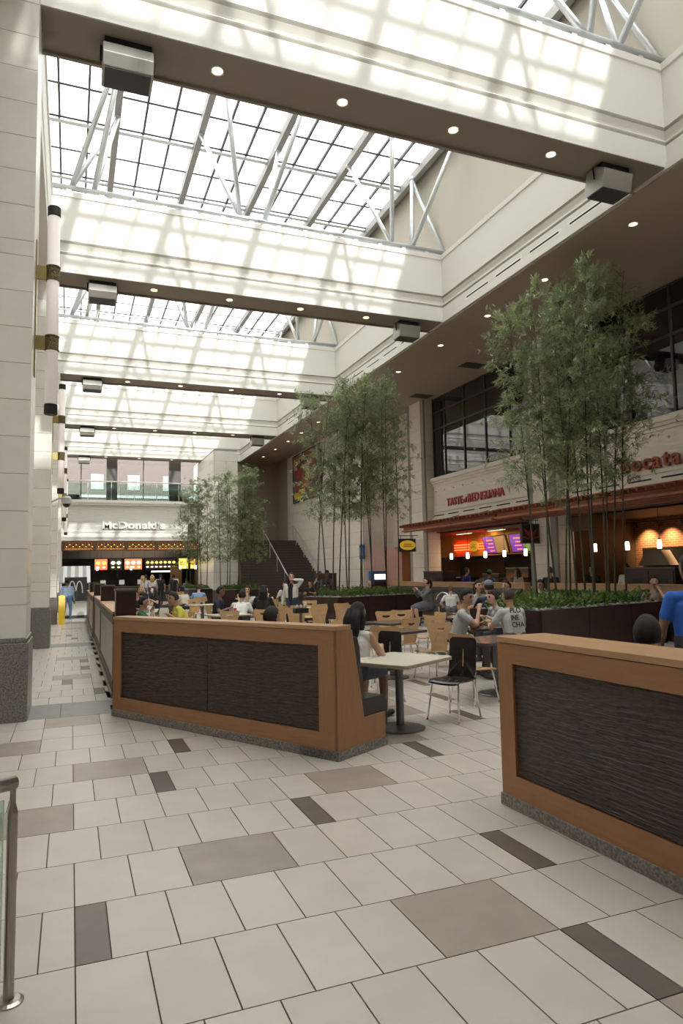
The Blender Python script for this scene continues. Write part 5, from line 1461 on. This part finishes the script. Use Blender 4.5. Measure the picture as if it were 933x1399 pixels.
    for m in (skinmat(skin), clothmat(jacket or shirt), clothmat(pants), clothmat(shoes), MATS['black'], MATS.get('lip') or mat('lip', (0.34, 0.12, 0.10), 0.5), clothmat(shirt), clothmat(haircol)):
        body.materials.append(m)
    body.polygons.foreach_set('material_index', idx.astype(np.int32))
    body.polygons.foreach_set('use_smooth', np.ones(nF, bool))
    body.update()
    put('body', body, t)
    # hair
    if hair != 'bald':
        hb = MB()
        nu, nv = 20, 14
        vs = []
        long_ = hair in ('long', 'pony')
        for j in range(nv + 1):
            th = PI * j / nv
            for i in range(nu):
                a = 2 * PI * i / nu
                dx, dy, dz = math.sin(th) * math.cos(a), math.sin(th) * math.sin(a), math.cos(th)
                k = 1.0 + (0.03 * math.sin(7 * a + 3 * th))
                face_ = dy > 0.30 and dz < 0.50
                low_ = dz < (-0.75 if long_ else -0.45)
                ear_ = dy > 0.02 and dz < 0.15 and not long_
                if face_ or low_ or ear_: k = 0.80
                vs.append(tuple(HP(dx * 0.088 * k, dy * 0.108 * k - 0.006, dz * 0.127 * k + 0.006)))
        hb.add(vs, [(j * nu + i, (j + 1) * nu + i, (j + 1) * nu + (i + 1) % nu, j * nu + (i + 1) % nu) for j in range(nv) for i in range(nu)])
        if hair == 'long':
            for u in (-0.055, -0.02, 0.02, 0.055):
                hb.path([HP(u, -0.06, 0.04), HP(u * 1.3, -0.09, -0.08), HP(u * 1.4, -0.085, -0.2), HP(u * 1.2, -0.08, -0.36)], [0.045, 0.05, 0.045, 0.015], 8)
            for s in (-1, 1):
                hb.path([HP(s * 0.07, 0.0, 0.05), HP(s * 0.088, 0.005, -0.06), HP(s * 0.09, 0.0, -0.16), HP(s * 0.085, 0.0, -0.27)], [0.022, 0.03, 0.028, 0.01], 8)
        if hair == 'pony':
            hb.path([HP(0, -0.09, 0.05), HP(0, -0.15, 0.03), HP(0, -0.16, -0.10), HP(0, -0.13, -0.2)], [0.035, 0.042, 0.035, 0.01], 8)
        if hair == 'bun': hb.ball(HP(0, -0.11, 0.06), 0.05, 10, 8)
        hb.build('hair', clothmat(haircol), t, smooth=True)
        if hair == 'cap' : pass
    return t, HP
def baseball_cap(t, HP, c):
    b = MB(); nu, nv = 18, 6
    vs = []
    for j in range(nv + 1):
        th = PI * 0.5 * j / nv
        for i in range(nu):
            a = 2 * PI * i / nu
            vs.append(tuple(HP(math.sin(th) * math.cos(a) * 0.094, math.sin(th) * math.sin(a) * 0.115 - 0.006, math.cos(th) * 0.10 + 0.036)))
    b.add(vs, [(j * nu + i, (j + 1) * nu + i, (j + 1) * nu + (i + 1) % nu, j * nu + (i + 1) % nu) for j in range(nv) for i in range(nu)])
    b.build('cap_crown', clothmat(c), t, smooth=True)
    v = MB()
    pts = [(-0.08, 0.06), (-0.06, 0.13), (0, 0.18), (0.06, 0.13), (0.08, 0.06)]
    v.add([tuple(HP(a, q, 0.035)) for a, q in pts] + [tuple(HP(a, q, 0.045)) for a, q in pts], [(0, 1, 2, 3, 4), (9, 8, 7, 6, 5)] + [(i, i + 5, (i + 1) % 5 + 5, (i + 1) % 5) for i in range(5)])
    v.build('cap_peak', clothmat(c), t)

BLK = (0.012, 0.011, 0.012); DRK = (0.03, 0.03, 0.032); WHT = (0.62, 0.61, 0.60); GRY = (0.36, 0.36, 0.36); NVY = (0.016, 0.022, 0.045); JNS = (0.09, 0.14, 0.24)
BRN = (0.03, 0.015, 0.009); BLD = (0.42, 0.28, 0.12)
near_v = 0.011
# the nearest ones
person(5.08, 4.50, 66, 'man standing in a bright blue short sleeved shirt at the right edge', 'stand', (0.02, 0.10, 0.42), (0.03, 0.03, 0.04), 'brown', 'short', BLK, 1.06, 6, 15, 5, {'L': (-0.30, 0.10, 0.82), 'R': (0.28, 0.14, 0.84)}, voxel=near_v, step=0.12)
person(3.69, 3.70, 25, 'boy with short dark hair, only head and shoulders above the right low wall', 'sit', (0.25, 0.2, 0.18), DRK, 'tan', 'short', (0.022, 0.015, 0.012), 1.04, 4, 20, 0, voxel=near_v, seat=0.45)
person(3.02, 7.36, 35, 'girl with long black hair and bare arm on the booth bench', 'sit', (0.5, 0.48, 0.46), (0.10, 0.12, 0.16), 'tan', 'long', BLK, 1.02, 10, -15, 8, None, 'none', voxel=near_v, skirt='shorts')
person(2.10, 7.62, 28, 'person whose dark hair shows over the middle of the angled low wall', 'sit', (0.2, 0.1, 0.1), DRK, 'tan', 'short', (0.03, 0.018, 0.016), 1.0, 4, 0, 0)
person(5.80, 9.72, -42, 'man in a grey T-shirt eating with a spoon at a dark table', 'sit', GRY, (0.05, 0.04, 0.03), 'tan', 'short', (0.012, 0.010, 0.009), 1.07, 16, -22, 14, {'L': (-0.10, 0.36, 0.80), 'R': (0.08, 0.34, 1.00)}, voxel=near_v)
tee, HPt = person(6.62, 9.35, 92, 'man seen from behind in a pale grey lettered T-shirt', 'sit', (0.40, 0.39, 0.37), (0.10, 0.07, 0.05), 'tan', 'short', (0.05, 0.03, 0.018), 1.06, 12, 10, 4, {'L': (-0.2, 0.36, 0.8), 'R': (0.18, 0.36, 0.8)}, voxel=near_v)
for k, tx in enumerate(('PLO', 'INE', 'CHA')):
    letters(tee, tx, 0.105, 0.002, 'sign_black', (-0.13, -0.092 - 0.020 * k, 0.96 - 0.105 * k), (1, 0, 0), (0, 0.2, 0.98), 0.008, 0.002, 1.0, 'printed_letter')
person(7.55, 11.0, 175, 'person in a grey sweatshirt leaning at the table behind the lettered T-shirt', 'sit', (0.33, 0.33, 0.33), DRK, 'light', 'short', BRN, 1.02, 22, 10, 10, None, 'long')
nv, HPn = person(8.10, 12.25, 72, 'man seen from behind in a navy T-shirt and grey cap', 'sit', NVY, (0.06, 0.06, 0.07), 'light', 'short', BRN, 1.12, 6, 15, 0)
baseball_cap(nv, HPn, (0.15, 0.15, 0.16))
MB().box(-0.01, 0.13, -0.122, -0.112, 0.92, 0.95).box(0.03, 0.11, -0.122, -0.112, 0.85, 0.88).build('back_print', 'sign_white', nv)
person(9.0, 14.1, 250, 'woman facing the camera beside the man in navy', 'sit', (0.4, 0.38, 0.36), DRK, 'light', 'pony', BRN, 1.10, 6, 20, 0)
person(9.45, 13.5, 190, 'woman with dark tied back hair near the nearest planter', 'sit', (0.35, 0.35, 0.36), DRK, 'light', 'pony', BRN, 1.10, 8, 15, 0, None, 'long')
person(11.75, 15.2, 200, 'man in a white shirt seated behind the nearest planter', 'sit', WHT, NVY, 'tan', 'short', BLK, 1.08, 14, 0, 12, None, 'long')
person(13.02, 12.65, 215, 'girl resting her cheek on her hand at the far end of the nearest planter', 'sit', (0.30, 0.22, 0.2), DRK, 'light', 'bun', BRN, 1.12, 8, 10, 0, {'L': (-0.10, 0.16, 1.05), 'R': (0.16, 0.32, 0.80)})
person(10.45, 19.2, 170, 'woman in grey seated side on by the stroller', 'sit', (0.13, 0.13, 0.12), (0.12, 0.13, 0.15), 'light', 'pony', BRN, 1.14, 6, 10, 0, {'L': (-0.10, 0.34, 0.98), 'R': (0.12, 0.36, 0.95)}, 'long', True)
person(10.25, 17.5, 60, 'small child in a white shirt near the stroller', 'sit', WHT, (0.2, 0.2, 0.22), 'light', 'short', (0.12, 0.07, 0.035), 0.86, 4, 20, 0, {'L': (-0.3, 0.2, 0.8), 'R': (0.2, 0.3, 0.8)}, seat=0.62)
# shop customers and staff
person(15.0, 24.3, 0, 'man in a royal blue shirt and dark cap at the red lettered shop', 'stand', (0.015, 0.035, 0.26), DRK, 'tan', 'short', BLK, 1.06, 2, 0, 0)
gc, HPg = person(15.05, 22.75, 10, 'person in a royal blue shirt and green cap at the red lettered shop', 'stand', (0.015, 0.035, 0.24), DRK, 'tan', 'short', BLK, 1.0, 2, 20, 0)
baseball_cap(gc, HPg, (0.02, 0.16, 0.09))
person(15.2, 21.1, 180, 'dark haired woman in a pale grey top at the red lettered shop', 'stand', (0.34, 0.34, 0.33), DRK, 'tan', 'long', BLK, 1.02, 2, -40, 0, None, 'short')
person(14.0, 17.75, 60, 'man in a dark jacket seen from behind by the column', 'stand', (0.03, 0.026, 0.026), DRK, 'tan', 'short', (0.06, 0.045, 0.04), 1.03, 2, 0, 0, None, 'long')
person(15.75, 17.9, 215, 'man in a black printed sweatshirt at the brick walled shop', 'stand', (0.012, 0.012, 0.014), DRK, 'light', 'short', BLK, 1.05, 3, 0, 0, None, 'long')
person(16.05, 16.65, 60, 'worker in a white shirt behind the bamboo stems', 'stand', (0.62, 0.60, 0.58), DRK, 'tan', 'short', BLK, 1.06, 8, 0, 10, None, 'long')
person(12.9, 29.2, 200, 'person in dark clothes sitting by the passage', 'sit', (0.04, 0.035, 0.035), DRK, 'light', 'bald', BLK, 1.0, 8)
# standing in the hall
wc, HPw = person(5.70, 18.35, 225, 'woman standing in a white cardigan with her hand raised to her head', 'stand', (0.02, 0.02, 0.024), (0.035, 0.05, 0.10), 'light', 'long', BRN, 1.01, 0, 25, -8, {'L': (-0.14, 0.10, 1.52), 'R': (0.30, 0.02, 0.80)}, 'long', voxel=0.013, jacket=(0.68, 0.67, 0.65))
ph = thing('mobile_phone', 'dark phone held by the man standing beyond the middle planter', 'phone', (9.02, 24.62, 1.20))
MB().prism(rounded_rect(0.08, 0.15, 0.012), 'z', 0, 0.01).build('phone_body', 'black', ph)
person(9.2, 25.0, 245, 'man in a dark hooded jacket looking down at his phone', 'stand', (0.035, 0.028, 0.03), (0.03, 0.03, 0.035), 'brown', 'short', BLK, 1.06, 4, 0, 25, {'L': (-0.05, 0.36, 1.16), 'R': (0.06, 0.36, 1.16)}, 'long')
person(-0.12, 28.9, 75, 'man in a light blue shirt and jeans walking up the corridor', 'stand', (0.26, 0.34, 0.46), JNS, 'brown', 'short', BLK, 0.98, 2, 0, 0, {'L': (-0.27, 0.05, 0.80), 'R': (0.24, 0.10, 0.82)}, 'long', shoes=(0.6, 0.6, 0.6), step=0.10)
bag = thing('shoulder_bag', 'small black bag on the shoulder of the corridor man', 'bag', (0.20, 28.85, 0.98))
MB().box(-0.06, 0.06, -0.15, 0.15, 0, 0.20).build('bag_body', 'black', bag, bevel=0.02)
MB().path([(0, -0.12, 0.2), (-0.14, -0.02, 0.42), (0, 0.12, 0.2)], 0.012, 6).build('strap', 'black', bag)
person(3.72, 40.0, 150, 'blonde woman in a white top and blue skirt at the burger queue', 'stand', WHT, (0.03, 0.04, 0.20), 'light', 'long', BLD, 1.02, 0, 0, 0, None, 'none', True)
person(4.30, 40.4, 80, 'blonde woman seen from behind in a white vest and navy skirt', 'stand', WHT, (0.03, 0.05, 0.14), 'light', 'long', BLD, 1.04, 0, 0, 0, None, 'none', True)
person(4.05, 41.5, 70, 'man in a white shirt at the burger queue', 'stand', WHT, JNS, 'light', 'short', BRN, 1.04, 0)
person(5.05, 43.0, 80, 'man in a black shirt at the burger counter', 'stand', (0.02, 0.02, 0.025), DRK, 'tan', 'short', BLK, 1.06, 0)
person(5.75, 42.5, 95, 'second person in black at the burger counter', 'stand', (0.025, 0.025, 0.03), DRK, 'tan', 'short', BLK, 1.04, 0)
person(6.3, 41.0, 110, 'person in a grey checked shirt waiting by the burger counter', 'stand', (0.2, 0.2, 0.2), DRK, 'light', 'short', BRN, 0.9, 0)
# seated on the left
person(1.28, 14.72, -10, 'boy in a green shirt eating by the corridor post', 'sit', (0.015, 0.12, 0.05), DRK, 'tan', 'short', BLK, 0.98, 12, 0, 6, {'L': (0.02, 0.30, 1.0), 'R': (0.10, 0.30, 0.98)}, voxel=0.013)
person(1.72, 16.35, 200, 'man in a white T-shirt facing left across the table', 'sit', WHT, DRK, 'tan', 'short', BLK, 1.03, 20, 0, 10)
person(2.22, 16.6, 250, 'man in an olive shirt bent over a paper bag', 'sit', (0.075, 0.062, 0.045), DRK, 'tan', 'short', BLK, 1.05, 22, 0, 18)
person(2.36, 15.5, 185, 'youth in a yellow shirt leaning over the table', 'sit', (0.60, 0.55, 0.09), DRK, 'tan', 'short', (0.025, 0.02, 0.016), 1.05, 26, 0, 12, voxel=0.013)
pb = thing('paper_bag', 'crumpled white paper bag on the table of the olive shirted man', 'paper bag', (1.95, 15.95, 0.755))
b_ = MB().prism([(-0.1, -0.06), (0.1, -0.06), (0.12, 0.05), (-0.09, 0.07)], 'z', 0, 0.2); b_.build('bag_paper', 'paper', pb)
MB().prism([(-0.09, -0.05), (0.09, -0.05), (0.1, 0.03), (-0.08, 0.05)], 'z', 0.2, 0.23).build('folded_top', 'paper', pb)
person(3.52, 17.75, -30, 'man in a dark navy shirt in profile at the second row table', 'sit', NVY, DRK, 'brown', 'short', BLK, 1.06, 8, 0, 6)
person(3.95, 17.2, 62, 'person in a white shirt leaning forward, seen from behind', 'sit', (0.68, 0.68, 0.68), DRK, 'tan', 'short', BLK, 1.04, 34, 10, 0, None, 'short')
person(4.95, 20.3, 240, 'woman with long dark hair and a hand at her mouth', 'sit', (0.5, 0.48, 0.46), DRK, 'light', 'long', BRN, 1.03, 8, 10, 4, {'L': (-0.02, 0.18, 1.02), 'R': (0.18, 0.3, 0.8)})
person(4.95, 18.6, 70, 'woman in black with long black hair, seen from behind', 'sit', BLK, DRK, 'tan', 'long', BLK, 1.05, 6, 0, 0, None, 'long')
person(5.45, 19.9, 225, 'woman in black resting her cheek on her hand', 'sit', (0.03, 0.022, 0.022), DRK, 'light', 'long', BRN, 1.03, 14, 25, 4, {'L': (-0.10, 0.2, 1.04), 'R': (0.18, 0.3, 0.8)}, 'none')
person(4.55, 26.6, 80, 'person in a sky blue shirt seen from behind', 'sit', (0.20, 0.34, 0.58), DRK, 'light', 'short', BLK, 1.02, 6)
person(3.9, 25.5, 120, 'person in a cream shirt leaning beside the sky blue shirt', 'sit', (0.62, 0.56, 0.46), DRK, 'light', 'short', BLK, 1.02, 24, 0, 0, None, 'long')
person(2.3, 25.0, 250, 'woman in a pink top behind the boy in green', 'sit', (0.55, 0.25, 0.28), DRK, 'light', 'long', BLD, 1.02, 6)
person(1.7, 20.3, 250, 'person in black behind the white T-shirt', 'sit', BLK, DRK, 'tan', 'short', BLK, 1.0, 6)
person(3.1, 27.2, 200, 'woman in black bending by the corridor tables', 'sit', BLK, DRK, 'light', 'long', BLK, 1.0, 20)
# by the foot of the stairs
person(11.05, 32.3, 240, 'child in a red shirt at the foot of the staircase', 'sit', (0.35, 0.03, 0.05), DRK, 'light', 'short', BRN, 0.95, 4)
person(11.75, 32.9, 220, 'man in a checked grey shirt standing at the foot of the staircase', 'stand', (0.28, 0.30, 0.33), JNS, 'light', 'short', BRN, 1.05, 6, 0, 10, {'L': (-0.1, 0.3, 1.2), 'R': (0.16, 0.3, 1.15)}, 'long')
person(10.4, 30.5, 230, 'seated person in black at the foot of the staircase', 'sit', BLK, DRK, 'tan', 'short', BLK, 1.02, 6)
person(9.9, 31.5, 70, 'seated person in dark clothes with back to the camera by the stairs', 'sit', DRK, DRK, 'tan', 'short', BLK, 1.03, 6)
person(8.0, 26.6, 240, 'woman in white and grey left of the man with a phone', 'sit', (0.45, 0.45, 0.45), DRK, 'light', 'long', BRN, 1.04, 8)
# stroller
t = thing('stroller', 'black baby stroller with grey rimmed hood beside the woman in grey', 'stroller', (10.75, 18.2, 0), R(20))
MB().path([(-0.22, -0.35, 0.12), (-0.22, 0.3, 0.75), (-0.22, 0.5, 1.02), (0.22, 0.5, 1.02), (0.22, 0.3, 0.75), (0.22, -0.35, 0.12)], 0.014, 6).path([(-0.22, 0.35, 0.12), (-0.22, -0.1, 0.62)], 0.014, 6).path([(0.22, 0.35, 0.12), (0.22, -0.1, 0.62)], 0.014, 6).build('frame', 'gunmetal', t)
MB().prism([(-0.25, 0.38), (0.12, 0.34), (0.34, 0.85), (0.24, 0.92), (0.05, 0.45), (-0.25, 0.46)], 'x', -0.2, 0.2).build('seat', 'fabric_grey', t, bevel=0.02)
hd = MB(); pts = []
for i in range(9):
    a = R(20 + 110 * i / 8)
    pts.append((0.22 + 0.30 * math.cos(a), 0.72 + 0.33 * math.sin(a)))
hd.prism(pts + [(0.22, 0.72)], 'x', -0.21, 0.21).build('hood', 'fabric_grey', t)
MB().path([(-0.215, *pts[-1]), (0.215, *pts[-1])], 0.018, 6).path([(-0.215, p[0], p[1]) for p in pts], 0.018, 6).build('hood_rim', 'aluminium', t)
for sx in (-0.22, 0.22):
    for sy in (-0.35, 0.35):
        MB().tube((sx - 0.02, sy, 0.11), (sx + 0.02, sy, 0.11), 0.11, n=16).build('wheel', 'black', t)
